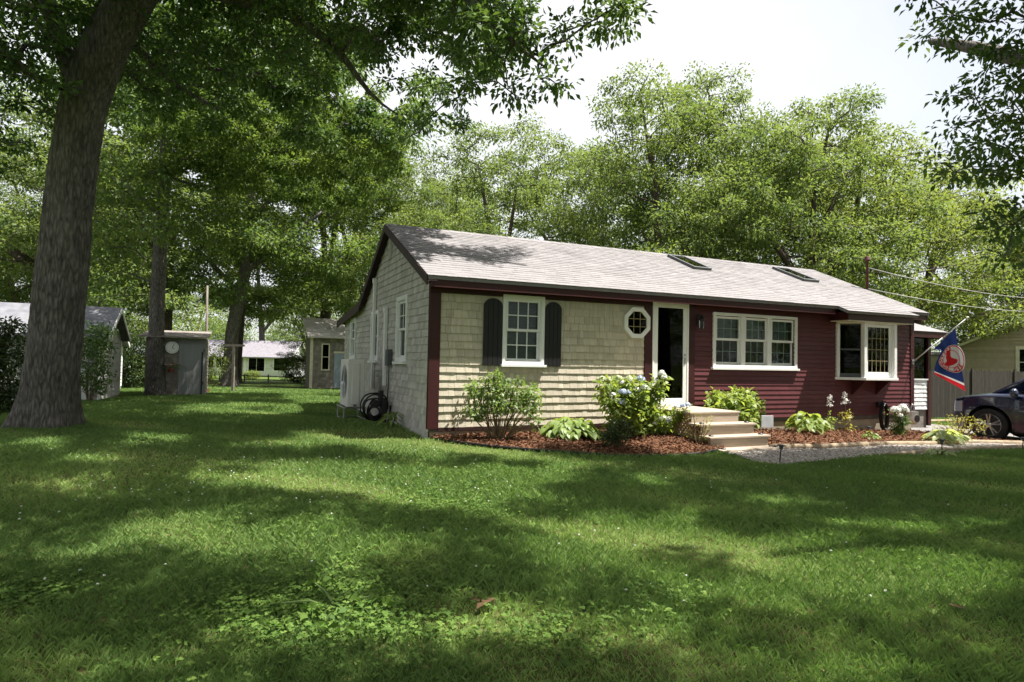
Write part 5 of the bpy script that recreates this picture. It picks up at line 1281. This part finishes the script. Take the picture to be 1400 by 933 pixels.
# stockade fence
sf = thing('stockade_fence', 'dark weathered stockade fence of narrow boards behind the parked car', 'fence', (20,3.6,-.2))
x = -6.8; 
npk = 0; mb = MB()
zf = 1.40+.2
while x < 16:
    wd = random.uniform(.075,.095); hgt = zf+random.uniform(-.02,.02); yy = -0.001*x
    mb.add([(x,yy,-.4),(x+wd-.006,yy,-.4),(x+wd-.006,yy,hgt-.07),(x+wd/2,yy,hgt),(x,yy,hgt-.07),(x,yy+.018,-.4),(x+wd-.006,yy+.018,-.4),(x+wd-.006,yy+.018,hgt-.07),(x+wd/2,yy+.018,hgt),(x,yy+.018,hgt-.07)],
           [(0,1,2,3,4),(9,8,7,6,5),(0,5,6,1),(1,6,7,2),(2,7,8,3),(3,8,9,4),(4,9,5,0)], random.random()); x += wd
mb.build('boards', M['fence'], sf)
for k in range(9):
    mb = MB(); mb.box(-6.7+k*2.6,-.05,-.4,-6.58+k*2.6,-.004,zf+.06); mb.build('post', M['fence'], sf)
mb = MB()
for zz in (.35,1.2): mb.box(-6.8,.04,zz,16,.08,zz+.09)
mb.build('rail', M['fence'], sf)

# overhead cables from the mast
far1 = atd(1500, 402, 40); far2 = atd(1500, 418, 40)
for k, (z0, fa, sag) in enumerate(((4.12, far1, .55), (3.55, far2, .5))):
    a = np.array([12.60, 1.35, z0]); mb = MB(); P = [a+(fa-a)*u+np.array([0,0,-sag*4*u*(1-u)]) for u in np.linspace(0,1,16)]
    mb.tube(P, .014, 6); tag(mb.build('overhead_cable', M['cable'], smooth=True), ('upper' if k == 0 else 'lower')+' pale overhead cable running right from the red mast', 'cable', 'cables to the service mast')

# ------------------------------------------------------------------ the parked car
wpos = atd(1351, 577, 14.6)
carz = gz(13.2, -2.5)-.03
car = thing('parked_car', 'dark navy car with alloy wheels parked on the driveway by the fence', 'car', (wpos[0], wpos[1], carz), math.radians(90+6))
# local axes: +x forward (nose), +y to the car's left, origin under the front axle on the left side (y=0 is the left flank)
WB, R_W = 2.85, .385
def lowz(x):
    z = .27 if -WB-.9 < x < .75 else .32
    for c in (0, -WB):
        d = abs(x-c)
        if d < .47: z = max(z, R_W+math.sqrt(.47**2-d*d)*.98)
    return z
def beltz(x): return np.interp(x, [-3.9,-3.6,-1.0,.35,.75,.90], [1.02,1.06,1.10,1.04,.95,.78])
def halfw(x): return np.interp(x, [-3.9,-3.7,-3.2,0.2,.55,.78,.90], [.72,.86,.97,.97,.93,.80,.60])
def hoodz(x): return np.interp(x, [-3.9,-.45,.1,.5,.75,.90], [1.06,1.155,1.12,1.05,.97,.80])
xsn = sorted(set(list(np.arange(-3.9,.905,.04).round(3))+[.9,.86,.47,-.47,-WB+.47,-WB-.47]))
YC = -.97; rings = []
for x in xsn:
    w_ = halfw(x); lz, bz, hz2 = lowz(x), beltz(x), hoodz(x); bz = min(bz, hz2-.02)
    pts = []
    for u in np.linspace(0, 1, 8):
        z = lz+(bz-lz)*u; bul = 1-.05*(1-min(1, (z-.2)/.45))**2-.035*max(0, (z-.80)/.3)
        if abs(x) < .55 or abs(x+WB) < .55: bul += .012
        pts.append((w_*bul, z))
    pts += [(w_*.92, hz2-.025),(w_*.80, hz2),(w_*.4, hz2+.025),(0, hz2+.03)]
    full = pts+[(-a, b_) for a, b_ in pts[-2::-1]]
    rings.append([(x, YC+a, b_) for a, b_ in full])
mb = MB(); n = len(rings[0]); vs = [q for rg in rings for q in rg]
fs = [(i*n+k, (i+1)*n+k, (i+1)*n+k+1, i*n+k+1) for i in range(len(rings)-1) for k in range(n-1)]
fs += [tuple(range(n)), tuple((len(rings)-1)*n+k for k in range(n-1,-1,-1))]
mb.add(vs, fs); body = mb.build('body', M['navy'], car, smooth=True)
mb = MB(); mb.box(-3.7, YC-.78, .22, .7, YC+.78, .62); mb.build('underbody', M['black'], car)
# greenhouse
gs = [(-3.85,1.08,.70),(-3.55,1.55,.62),(-2.6,1.70,.64),(-1.3,1.72,.65),(-.95,1.69,.64),(-.02,1.13,.74)]
mb = MB(); vs = []; 
for x, z, w_ in gs: zb2 = 1.06; vs += [(x,YC+.84,zb2),(x,YC+w_,z),(x,YC-w_,z),(x,YC-.84,zb2)]
fs = [(i*4+k,(i+1)*4+k,(i+1)*4+k+1,i*4+k+1) for i in range(len(gs)-1) for k in range(3)]+[(0,1,2,3),(23,22,21,20)]
mb.add(vs, fs); mb.build('windows', M['darkglass'], car)
mb = MB(); mb.box(-3.4, YC-.7, .65, -.5, YC+.7, 1.2); mb.build('seats', M['interior'], car)
mb = MB()
mb.hexa([(-3.6,YC-.62,1.555),(-.98,YC-.64,1.695),(-.98,YC+.64,1.695),(-3.6,YC+.62,1.555),(-3.55,YC-.6,1.60),(-1.0,YC-.62,1.735),(-1.0,YC+.62,1.735),(-3.55,YC+.6,1.60)])
for s_ in (1, -1):
    mb.tube([(-.02,YC+s_*.77,1.10),(-.97,YC+s_*.645,1.70)], .04, 6); mb.tube([(-1.55,YC+s_*.845,1.05),(-1.6,YC+s_*.655,1.72)], .045, 6); mb.tube([(-2.75,YC+s_*.845,1.05),(-2.75,YC+s_*.65,1.69)], .05, 6); mb.tube([(-3.85,YC+s_*.80,1.05),(-3.5,YC+s_*.63,1.58)], .08, 6)
mb.build('roof', M['navy'], car)
for s_ in (1, -1):
    mb = MB(); mb.hexa([(.45,YC+s_*.86,.74),(.80,YC+s_*.70,.74),(.78,YC+s_*.66,.74),(.45,YC+s_*.8,.74),(.40,YC+s_*.905,.88),(.80,YC+s_*.745,.86),(.77,YC+s_*.68,.88),(.42,YC+s_*.84,.90)]); hl = mb.build('headlight', M['lamp_lens'], car, bevel=.01)
    mb = MB(); mb.hexa([(.50,YC+s_*.925,.77),(.60,YC+s_*.895,.77),(.60,YC+s_*.86,.77),(.50,YC+s_*.88,.77),(.47,YC+s_*.930,.85),(.60,YC+s_*.905,.84),(.60,YC+s_*.86,.84),(.47,YC+s_*.88,.85)]); mb.build('indicator', M['amber'], hl)
    mb = MB(); mb.lathe([(.0,-.09),(.10,-.05),(.11,.02),(.07,.06)], (-.55,YC+s_*1.07,1.16), (1,0,0), 12); mb.build('mirror', M['navy'], car, smooth=True)
    for xa in (-1.0, -2.1):
        mb = MB(); mb.box(xa-.1, YC+s_*.975-.008, .93, xa+.1, YC+s_*.975+.008, .955); mb.build('door_handle', M['navy'], car)
mb = MB(); mb.box(.80, YC-.5, .55, .93, YC+.5, .74); mb.build('grille', M['black'], car, bevel=.02)
for cx2 in (0, -WB):
    for yy, s_ in ((-.10, 1), (2*YC+.10, -1)):
        mb = MB(); mb.lathe([(.27,-.11),(.35,-.115),(R_W-.005,-.09),(R_W,0),(R_W-.005,.09),(.35,.115),(.265,.11)], (cx2,yy,R_W), (0,s_,0), 32, cap=False); wl_ = mb.build('wheel', M['tyre'], car, smooth=False)
        mb = MB(); mb.lathe([(.265,-.10),(.27,.095),(.255,.10),(.245,.06),(.245,-.10)], (cx2,yy,R_W), (0,s_,0), 32, cap=False)
        for k in range(5):
            for dd in (-.16, .16):
                th = k*2*math.pi/5+math.pi/2; u = np.array([math.cos(th),0,math.sin(th)]); u2 = np.array([math.cos(th+dd),0,math.sin(th+dd)]); cc2 = np.array([cx2, yy+s_*.075, R_W])
                mb.tube([cc2+u*.03, cc2+u2*.14, cc2+u2*.25+np.array([0,s_*.01,0])], [.024,.020,.022], 6)
        mb.lathe([(.06,0),(.06,.09),(.03,.10)], (cx2,yy,R_W), (0,s_,0), 14); mb.build('rim', M['alloy'], wl_)
        mb = MB(); mb.lathe([(.24,-.06),(.24,-.05),(.01,-.05)], (cx2,yy,R_W), (0,s_,0), 24); mb.build('brake_disc', M['screen'], wl_)

# ------------------------------------------------------------------ plants
def petals(c, R_, n, size, r):
    d = rand_dirs(n, r); d[:,2] = np.abs(d[:,2])*.9-.25*(r.random(n)); d /= np.linalg.norm(d, axis=1, keepdims=True)
    P = c+d*R_*r.uniform(.8,1,n)[:,None]; T = np.cross(d, r.normal(size=(n,3)))
    return leaf_quads(P-T/np.linalg.norm(T,axis=1,keepdims=True)*size*.5, T, d, np.full(n,size), np.full(n,size*.9), .05)
def bush(name, label, cat, px, py, H, W_, nst, leafm, size, per, seed, aspect=.5, z0=.25, spread=.8, flowers=None, group=None, clr=.12, ncl=60, dome=True, stemm='stem', flat=.8, pos=None, droop=.3):
    r = np.random.default_rng(seed); b_ = at(px, py) if pos is None else np.array([pos[0],pos[1],gz(*pos)]); b_[2] += .03
    o = thing(name, label, cat, b_, group=group); mb = MB()
    cl = []
    for k in range(ncl):
        th = r.uniform(0, 6.283); rr = r.random()**.5; h_ = r.uniform(z0, 1)
        lim = math.sqrt(max(.05, 1-((h_-.55)/.62)**2)) if dome else .5+.5*h_
        cl.append((math.cos(th)*rr*lim*W_/2, math.sin(th)*rr*lim*W_/2, h_*H))
    cl = np.array(cl)
    ends = cl[r.choice(len(cl), min(nst, len(cl)), replace=False)]
    for e in ends:
        q0 = e*[.12,.12,0]; q1 = e*[.5,.5,.5]+r.normal(size=3)*.02; mb.tube([q0, q1, e], [.009,.007,.004], 5)
    extra_ = []
    for (fx, fy, fz_, fr, fm, npet) in (flowers or []):
        e = np.array([fx, fy, fz_]); mb.tube([e*[.15,.15,0], e*[.6,.6,.5], e], [.007,.006,.004], 5)
        extra_ += [e+[0,.03,-fr*1.2], e*[.9,.9,.82]+[0,.02,-fr]]
    mb.build('stems', M[stemm], o)
    if extra_ and name == 'hydrangea': cl = np.concatenate([cl, np.array(extra_)])
    V, t_ = clump_leaves(cl, np.full(len(cl), clr)*r.uniform(.7,1.3,len(cl)), per, size, r, flat, aspect, droop); quads_mesh('foliage', V, M[leafm], t_, o)
    if flowers:
        for (fx, fy, fz_, fr, fm, npet) in flowers:
            V = petals(np.array([fx,fy,fz_]), fr, npet, fr*.62, r); quads_mesh('flower_head', V, M[fm], r.random(npet), o)
    return o
# image-plane offset -> local metres for flowers (right vector of the picture, up)
def fl(px, py, basepx, basepy, Z, dz=0.0): 
    rr = (px-basepx)*Z/FOC; return vr[0]*rr, vr[1]*rr, (basepy-py)*Z/FOC+dz
# lilac in front of the shingles
b_ = np.array([1.02,-.62]); r = np.random.default_rng(61); Zl = depth([b_[0],b_[1],.1]); base = np.array([b_[0],b_[1],gz(*b_)+.03]); o = thing('lilac_shrub', 'leggy green shrub with bare lower stems before the shingled wall', 'shrub', base)
cl = []; mb = MB(); sp_ = Zl/FOC
for k in range(95):
    px_ = r.uniform(-44, 52); top = 92-abs(px_)*.35; hh2 = top*r.uniform(.40,1.0)*(1 if r.random() < .8 else .7)
    if hh2 < 40 and abs(px_) < 18: hh2 += 35
    cl.append((vr[0]*px_*sp_, vr[1]*px_*sp_+r.normal()*.13, hh2*sp_))
cl = np.array(cl)
for e in cl[r.choice(len(cl), 34, replace=False)]:
    q0 = e*[.14,.3,0]+r.normal(size=3)*[.03,.03,0]; mb.tube([q0, e*[.42,.6,.45]+r.normal(size=3)*.02, e], [.011,.008,.004], 5)
mb.tube([(.0,0,.0),tuple(np.array(fl(634,585,660,606,Zl))),tuple(np.array(fl(612,560,660,606,Zl)))], [.012,.010,.006], 5)
mb.build('stems', M['stem'], o); V, t_ = clump_leaves(cl, np.full(len(cl), .12)*r.uniform(.7,1.3,len(cl)), 26, .075, r, .8, .5, .3); quads_mesh('foliage', V, M['lilac'], t_, o)

# hostas
def hosta(label, pos, W_, H, n, seed, m, lw=.5, size=.2, name='hosta'):
    r = np.random.default_rng(seed); b_ = np.array([pos[0],pos[1],gz(*pos)+.03]); o = thing(name, label, 'plant', b_)
    Vv = []; tt = []
    for k in range(n):
        th = r.uniform(0, 6.283); rr = r.random()**.6*W_/2; h_ = H*(1-.55*(rr/(W_/2))**1.5)*r.uniform(.55,1.05); s_ = size*r.uniform(.7,1.2)
        u = np.array([math.cos(th), math.sin(th), 0]); p0 = u*rr*.8+[0,0,h_]; D = u*1.0+[0,0,-.1-.5*rr/W_]; Nn = np.array([-.5*u[0],-.5*u[1],1.0])+r.normal(size=3)*.2
        # broad leaf: four quads along a drooping rib
        D /= np.linalg.norm(D); S = np.cross(D, Nn); S /= np.linalg.norm(S); U = np.cross(S, D); ws = [.12,.95,1.0,.6,.02]; prev = None; rib = p0.copy(); tv = np.clip(r.normal(.5,.22),0,1)
        for j in range(5):
            wj = ws[j]*s_*lw*.55; L_, R2 = rib+S*wj+U*wj*.35, rib-S*wj+U*wj*.35
            if prev is not None: Vv += [prev[0], prev[1], rib, L_, prev[1], prev[2], R2, rib]; tt += [tv, min(1, tv+.1)]
            prev = (L_, rib.copy(), R2); rib = rib+D*s_*.27; D = D+np.array([0,0,-.22]); D /= np.linalg.norm(D); U = np.cross(S, D)
    quads_mesh('foliage', np.array(Vv), M[m], tt, o)
    mb = MB()
    for k in range(16):
        th = r.uniform(0, 6.283); mb.tube([(0,0,0),(math.cos(th)*W_*.2,math.sin(th)*W_*.2,H*.75)], [.006,.004], 4)
    mb.build('stems', M['gstem'], o); return o
hosta('broad light green hosta low in the mulch under the white window', (2.30,-.75), 1.10, .42, 250, 62, 'hosta', size=.16, lw=.78)
hosta('leafy hosta in the mulch left of the bay window flower spikes', (8.05,-.62), .80, .50, 110, 63, 'hyd', size=.17, lw=.7)
hosta('pale variegated hosta leaning over the long log', (10.15,-2.15), .75, .30, 70, 64, 'varieg', size=.20)
hosta('tiny pale hosta seedlings at the near gravel edge', tuple(at(1285,624)[:2]), .5, .10, 40, 65, 'varieg', size=.09)
hosta('small weed tuft growing over the joint of the logs', tuple(at(1190,604)[:2]), .35, .18, 40, 66, 'hyd', size=.09, name='weed')
hosta('small fern like plant against the shaded gable wall', (-.22,1.6), .4, .35, 34, 67, 'hosta', size=.16, name='fern', lw=.3)
# big hydrangea left of the steps
hb = np.array([3.42,-.85]); Zh = depth([hb[0],hb[1],.1]); b0x, b0y = 858, 603
flw = []
for (px_, py_, R_, fm) in [(823,519,.06,'petalg'),(833,520,.055,'petalg'),(846,518,.065,'petalg'),(850,524,.06,'petalw'),(860,519,.07,'petalg'),(876,519,.075,'petalb'),(881,531,.07,'petalw'),(871,534,.06,'petalw'),(851,537,.075,'petalb'),(858,538,.06,'petalb'),(850,551,.08,'petalb'),(842,549,.06,'petalg'),(838,541,.06,'petalw'),
                            (905,512,.075,'petalw'),(908,517,.06,'petalw'),(897,523,.065,'petalw'),(899,537,.05,'petalg'),(887,533,.05,'petalw')]:
    q = atd(px_, py_, Zh-(.52 if py_ > 527 and px_ < 870 else .38 if px_ < 885 else .15))-np.array([hb[0],hb[1],gz(*hb)+.03]); flw.append((*q, R_, fm, 60))
bush('hydrangea', 'tall hydrangea with white and pale blue heads left of the front steps', 'shrub', 0, 0, 1.00, .98, 26, 'hyd', .105, 22, 71, .6, .14, flowers=flw, ncl=90, clr=.13, pos=hb, stemm='gstem')
flw = []
for (px_, py_, R_, fm) in [(884,558,.05,'petalw'),(903,556,.05,'petalg'),(925,557,.05,'petalw'),(934,556,.06,'petalb'),(940,555,.06,'petalb'),(908,572,.05,'petalw'),(915,574,.055,'petalw'),(902,574,.05,'petalw'),(895,580,.045,'petalw'),(912,577,.05,'petalb')]:
    q = atd(px_, py_, 10.75)-np.array([4.0,-1.0,gz(4.0,-1.0)+.03]); flw.append((*q, R_, fm, 50))
bush('hydrangea', 'low hydrangea with small pale heads leaning on the lattice', 'shrub', 0, 0, .55, .50, 12, 'hyd', .085, 16, 72, .6, .45, flowers=flw, ncl=17, clr=.09, pos=(4.0,-1.0), stemm='gstem')
bush('hydrangea', 'rounded yellow green hydrangea right of the front steps', 'shrub', 0, 0, .85, 1.15, 16, 'hyd', .11, 26, 73, .6, .12, ncl=90, clr=.13, pos=(6.0,-.55), stemm='gstem', flowers=[(-.3,-.3,.80,.05,'petalg',40),(.15,-.3,.86,.05,'petalg',40),(.42,-.2,.66,.05,'petalg',40),(.5,-.2,.42,.06,'petalg',40),(-.45,-.3,.62,.05,'petalg',40)])
bush('azalea', 'small dark leaved shrub at the front of the left mulch bed', 'shrub', 0, 0, .42, .5, 12, 'leaf_dark', .05, 26, 74, .5, .15, ncl=36, clr=.08, pos=tuple(at(843,617)[:2]))
bush('dry_shrub', 'sparse brownish shrub against the lower lattice of the steps', 'shrub', 0, 0, .55, .5, 7, 'spirea', .03, 9, 75, .6, .2, ncl=18, clr=.08, pos=(4.0,-1.95))
bush('spirea', 'airy yellow green bush in front of the car wheel', 'shrub', 0, 0, .52, .92, 30, 'spirea', .05, 13, 76, .5, .18, ncl=52, clr=.10, pos=tuple(at(1312,602)[:2]))
wb = at(1228,599); bush('phlox', 'leafy plant topped with white flower clusters before the gas meter', 'plant', 0, 0, .52, .38, 10, 'leaf', .08, 16, 77, .4, .1, ncl=24, clr=.09, pos=tuple(wb[:2]), dome=False, stemm='gstem',
    flowers=[(-.15,-.05,.56,.10,'petalw',70),(.02,-.08,.60,.11,'petalw',70),(.15,-.05,.55,.09,'petalw',60),(-.02,.08,.56,.09,'petalw',60),(-.12,-.12,.46,.06,'petalw',40)])
# flower spikes under the bay
for (px0, px_, pyb, pyt, lab2) in ((1112,1114,592,541,'thin plant with a short white flower spike left of the bay'), (1137,1133,592,538,'taller plant with a loose white flower spike under the bay')):
    b_ = np.array([9.05 if px0 < 1120 else 9.55, -.35]); Zs = depth([b_[0],b_[1],0]); o = thing('flower_spike', lab2, 'plant', (b_[0],b_[1],gz(*b_)+.03), group='white flower spikes')
    hgt = (pyb-pyt)*Zs/FOC; mb = MB(); mb.tube([(0,0,0),(.01,0,hgt*.6),(-.02,0,hgt)], [.008,.006,.003], 5); mb.build('stem', M['stem'], o)
    rr_ = np.random.default_rng(px0); k = 26; P = np.stack([rr_.normal(size=k)*.032, rr_.normal(size=k)*.03, hgt*(.72+.3*rr_.random(k))], -1)
    V, t_ = clump_leaves(P, np.full(k,.02), 5, .026, rr_, 1, .8); quads_mesh('flower_head', V, M['petalw'], t_, o)
    P = np.stack([rr_.normal(size=14)*.08, rr_.normal(size=14)*.06, hgt*(.05+.5*rr_.random(14))], -1); V, t_ = clump_leaves(P, np.full(14,.06), 8, .07, rr_); quads_mesh('foliage', V, M['spirea' if px0 > 1120 else 'hyd'], t_, o)
# shrubs by the white cottage and shed
bush('rose_bush', 'dark leafy bush with a pink bloom left of the big trunk', 'shrub', 0, 0, 1.9, 2.2, 20, 'leaf_dark', .10, 40, 81, .5, .05, ncl=150, clr=.25, pos=tuple(atd(2,500,13.6)[:2]), flowers=[(.55,-.8,.75,.07,'petalw',30)])
bush('climbing_shrub', 'tall leafy shrub against the corner of the white cottage', 'shrub', 0, 0, 2.2, 1.15, 16, 'leaf', .11, 26, 82, .5, .10, ncl=80, clr=.22, pos=tuple(at(122,550)[:2]))
bush('yew_bush', 'dense dark evergreen between the white cottage and grey shed', 'shrub', 0, 0, 2.6, 2.6, 14, 'leaf_dark', .12, 60, 83, .4, .1, ncl=190, clr=.32, pos=tuple(atd(178,500,30)[:2]))
bush('hedge_shrub', 'light green loose shrub at the right side of the grey shed', 'shrub', 0, 0, 2.2, 1.4, 14, 'leaf_yel', .12, 24, 84, .4, .05, ncl=70, clr=.22, pos=tuple(atd(290,500,33)[:2]))
bush('hedge_shrub', 'dark rounded shrub beside the brown outbuilding', 'shrub', 0, 0, 2.2, 2.4, 14, 'leaf_dark', .15, 40, 85, .4, .05, ncl=120, clr=.3, pos=tuple(atd(405,500,50)[:2]))
bush('hedge_shrub', 'low pale shrub in front of the far cottage door', 'shrub', 0, 0, .7, 1.5, 14, 'leaf_yel', .15, 30, 86, .4, .05, ncl=60, clr=.25, pos=tuple(atd(345,500,60)[:2]))

# ------------------------------------------------------------------ mulch chips, gravel stones
def scatter_poly(poly, n, r):
    P = np.array(poly); x = r.uniform(P[:,0].min(), P[:,0].max(), n*3); y = r.uniform(P[:,1].min(), P[:,1].max(), n*3); k = inpoly(x, y, poly); return x[k][:n], y[k][:n]
r = np.random.default_rng(8)
x1, y1 = scatter_poly(bed1, 9000, r); x2, y2 = scatter_poly(bed2, 9000, r); x, y = np.concatenate([x1,x2]), np.concatenate([y1,y2])
z = g(x, y)+.05+r.random(len(x))*.03+np.array([moundf(a, b_) for a, b_ in zip(x, y)])*(x < 4.3)
P = np.stack([x,y,z], -1); D = r.normal(size=(len(x),3)); D[:,2] *= .35; Nn = r.normal(size=(len(x),3))*.5; Nn[:,2] += 1
V = leaf_quads(P, D, Nn, r.uniform(.03,.085,len(x)), r.uniform(.012,.028,len(x)), .3)
tag(quads_mesh('bark_mulch', V, M['mulch'], r.random(len(x))), kind='stuff', label='red brown bark mulch chips in the beds', cat='mulch')
x, y = scatter_poly(pathp, 15000, r); s_ = r.uniform(.012,.03,len(x)); z = g(x,y)+.014
cor = np.array([(-1,-1,0),(1,-1,0),(1,1,0),(-1,1,0),(-.6,-.6,1),(.6,-.6,1),(.6,.6,1),(-.6,.6,1)])
th = r.uniform(0,6.28,len(x)); c_, sn = np.cos(th), np.sin(th)
loc = cor[None]*s_[:,None,None]*np.array([.6,.45,.55])*r.uniform(.7,1.3,(len(x),8,1))
W8 = np.stack([loc[:,:,0]*c_[:,None]-loc[:,:,1]*sn[:,None]+x[:,None], loc[:,:,0]*sn[:,None]+loc[:,:,1]*c_[:,None]+y[:,None], loc[:,:,2]+z[:,None]], -1)
V = np.concatenate([W8[:,f_] for f_ in ([4,5,6,7],[0,1,5,4],[1,2,6,5],[2,3,7,6],[3,0,4,7])], 0)
tag(quads_mesh('gravel_stones', V.reshape(-1,3), M['gravel'], np.tile(r.random(len(x)),5)), kind='stuff', label='loose grey gravel stones on the path', cat='gravel')

# ------------------------------------------------------------------ grass, clover
r = np.random.default_rng(9)
def lawn_mask(x, y):
    m = ~inpoly(x, y, bed1) & ~inpoly(x, y, bed2) & ~inpoly(x, y, pathp) & ~inpoly(x, y, drive)
    m &= ~((x > -.05) & (x < XR) & (y > -.05) & (y < YB)) & ~((x > 4.1) & (x < 5.5) & (y > -2.4) & (y < 0))
    return m
n = 860000
u = r.random(n); Zmin, Zmax = 2.1, 34.0; e_ = .62
Zs = (Zmin**e_+(Zmax**e_-Zmin**e_)*u)**(1/e_); az = r.uniform(-1.15, 1.15, n); Xs = Zs*az
x = CAM[0]+vr[0]*Xs+vx[0]*Zs; y = CAM[1]+vr[1]*Xs+vx[1]*Zs; 
# an even stand of blades over the whole front lawn as well, thick enough to be seen from a step to either side
xe, ye = r.uniform(-13, 14, 170000), r.uniform(-13.5, -2, 170000); x = np.concatenate([x, xe]); y = np.concatenate([y, ye]); Zs = np.concatenate([Zs, np.maximum(np.hypot(xe-CAM[0], ye-CAM[1]), 2.1)])
k = lawn_mask(x, y); x, y, Zs = x[k], y[k], Zs[k]; n = len(x)
def field(x, y, s, ph): return .5+.25*np.sin(x*s+ph)*np.cos(y*s*1.13+ph*2)+.25*np.sin(x*s*2.3+y*s*1.7+ph*3)
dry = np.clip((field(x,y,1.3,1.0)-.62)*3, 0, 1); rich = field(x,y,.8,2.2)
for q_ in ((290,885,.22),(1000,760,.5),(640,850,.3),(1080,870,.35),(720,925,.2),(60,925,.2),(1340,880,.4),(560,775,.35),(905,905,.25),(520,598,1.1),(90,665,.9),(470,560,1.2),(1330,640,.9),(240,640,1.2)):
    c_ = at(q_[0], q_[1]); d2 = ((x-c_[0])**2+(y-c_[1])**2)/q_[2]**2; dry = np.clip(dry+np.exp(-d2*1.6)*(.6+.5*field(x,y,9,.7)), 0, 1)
h_ = (.034+.042*rich)*r.uniform(.6,1.35,n)*(1-.35*dry)*np.clip(1+(Zs-8)*.012, 1, 1.4); wd = .0024*np.clip(Zs/3.0, 1, 9)*r.uniform(.7,1.3,n)
lean = r.normal(size=(n,2))*.42; S = rand_dirs(n, r); S[:,2] = 0; S /= np.linalg.norm(S,axis=1,keepdims=True)+1e-9
B0 = np.stack([x,y,g(x,y)-.004], -1); Mid = B0+np.stack([lean[:,0]*h_*.4, lean[:,1]*h_*.4, h_*.62], -1); Tip = B0+np.stack([lean[:,0]*h_*1.1, lean[:,1]*h_*1.1, h_*.98], -1)
V = np.stack([B0-S*wd[:,None]*.5, B0+S*wd[:,None]*.5, Mid+S*wd[:,None]*.42, Tip], 1)
V2 = np.stack([B0-S*wd[:,None]*.5, Mid+S*wd[:,None]*.42, Tip, Mid-S*wd[:,None]*.42], 1)
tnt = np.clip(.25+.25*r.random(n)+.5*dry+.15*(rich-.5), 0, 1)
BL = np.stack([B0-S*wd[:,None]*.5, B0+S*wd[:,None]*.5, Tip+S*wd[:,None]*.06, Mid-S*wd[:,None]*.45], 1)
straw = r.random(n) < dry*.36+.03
go = quads_mesh('grass', BL[~straw].reshape(-1,3), M['grass'], tnt[~straw]); tag(go, 'short green lawn grass', 'grass', kind='stuff')
BL[straw,2,2] -= h_[straw]*.35; BL[straw,3,2] -= h_[straw]*.2
sg2 = quads_mesh('dry_grass', BL[straw].reshape(-1,3), leafmat('straw_blade', (0.15,0.115,0.050), (0.36,0.29,0.15), .3, (1,1,.9), .15, .7), r.random(int(straw.sum()))); tag(sg2, 'dry straw coloured blades in the worn patches of lawn', 'dry grass', kind='stuff')
# clover patches
pat = []
for (px_, py_, rx_, n_) in [(440,830,.9,1000),(500,800,.7,500),(330,835,.4,300),(20,820,.4,500),(600,700,1.0,900),(420,715,.8,500),(760,880,.4,250),(900,830,.5,200),(690,650,1.5,900),(250,650,1.3,500),(1250,740,1.1,300),(560,860,.4,200)]:
    c = at(px_, py_); d = r.normal(size=(n_,2))*rx_*.45; pat.append(np.stack([c[0]+d[:,0], c[1]+d[:,1]], -1))
pat = np.concatenate(pat); pat = pat[lawn_mask(pat[:,0], pat[:,1])]; n = len(pat)
cen = np.stack([pat[:,0], pat[:,1], g(pat[:,0],pat[:,1])+r.uniform(.02,.06,n)], -1); Vc = []
for q in range(3):
    th = r.uniform(0,.6,n)+q*2.094; D = np.stack([np.cos(th), np.sin(th), r.uniform(-.2,.35,n)], -1); Nn = r.normal(size=(n,3))*.3; Nn[:,2] += 1
    s_ = r.uniform(.014,.028,n); Vc.append(leaf_quads(cen, D, Nn, s_, s_*.95, .1).reshape(n,4,3))
V = np.stack(Vc, 1).reshape(-1,3)
tag(quads_mesh('clover', V, M['clover'], np.repeat(np.clip(r.normal(.5,.25,n),0,1),3)), 'clover leaves spread through the near lawn', 'clover', kind='stuff')
# clover blossoms
n = 180; px_ = np.concatenate([r.uniform(20,1380,80), r.uniform(100,700,100)]); py_ = np.concatenate([615+r.random(80)**1.6*230, r.uniform(612,700,100)])
pts = np.array([at(a, b_) for a, b_ in zip(px_, py_)]); pts = pts[lawn_mask(pts[:,0], pts[:,1])]
Vf = np.concatenate([petals(p_+[0,0,.065], .008, 10, .008, r) for p_ in pts])
tag(quads_mesh('clover_blossoms', Vf, M['petalw'], r.random(len(Vf)//4)), 'tiny white clover blossoms dotting the lawn', 'clover flowers', kind='stuff')
# weeds and fallen leaves
bush('weed', 'broad leaved weed clump in the near lawn', 'weed', 0, 0, .045, .85, 6, 'clover', .045, 7, 91, .7, .1, ncl=32, clr=.04, pos=tuple(at(460,838)[:2]), stemm='gstem')
def fallen(px_, py_, lab2, s_):
    b_ = at(px_, py_); o = thing('fallen_leaf', lab2, 'leaf', b_+[0,0,.045], group='dead oak leaves on the lawn'); mb = MB()
    m_ = [(-.5,0),(-.3,.16),(-.22,.10),(0,.25),(.05,.12),(.3,.2),(.5,0),(.3,-.18),(.06,-.1),(0,-.24),(-.2,-.1),(-.32,-.15)]
    mb.add([(a*s_, b2*s_, abs(b2)*s_*.5+.02*math.sin(a*7)*s_) for a, b2 in m_], [tuple(range(12))]); mb.build('blade', mat('dead_leaf', (.12,.065,.03), .8), o); o.rotation_euler = (.1,.15,px_*.1)
fallen(664, 838, 'reddish brown dead leaf at the lawn centre', .14); fallen(648, 833, 'smaller dead leaf just left of the reddish one', .09); fallen(1308, 842, 'pale dead leaf at the right of the near lawn', .08)
stn = at(1374, 592); o = thing('white_stone', 'small white stone under the parked car', 'stone', stn); mb = MB(); mb.lathe([(.02,-.02),(.10,.0),(.09,.06),(.03,.10),(.0,.11)], (0,0,0), n=8); mb.v = [(a*1.3, b_*.8, c+.02*math.sin(a*40)) for a, b_, c in mb.v]; mb.build('rock', M['white'], o)
print('faces', sum(len(m_.polygons) for m_ in bpy.data.meshes))
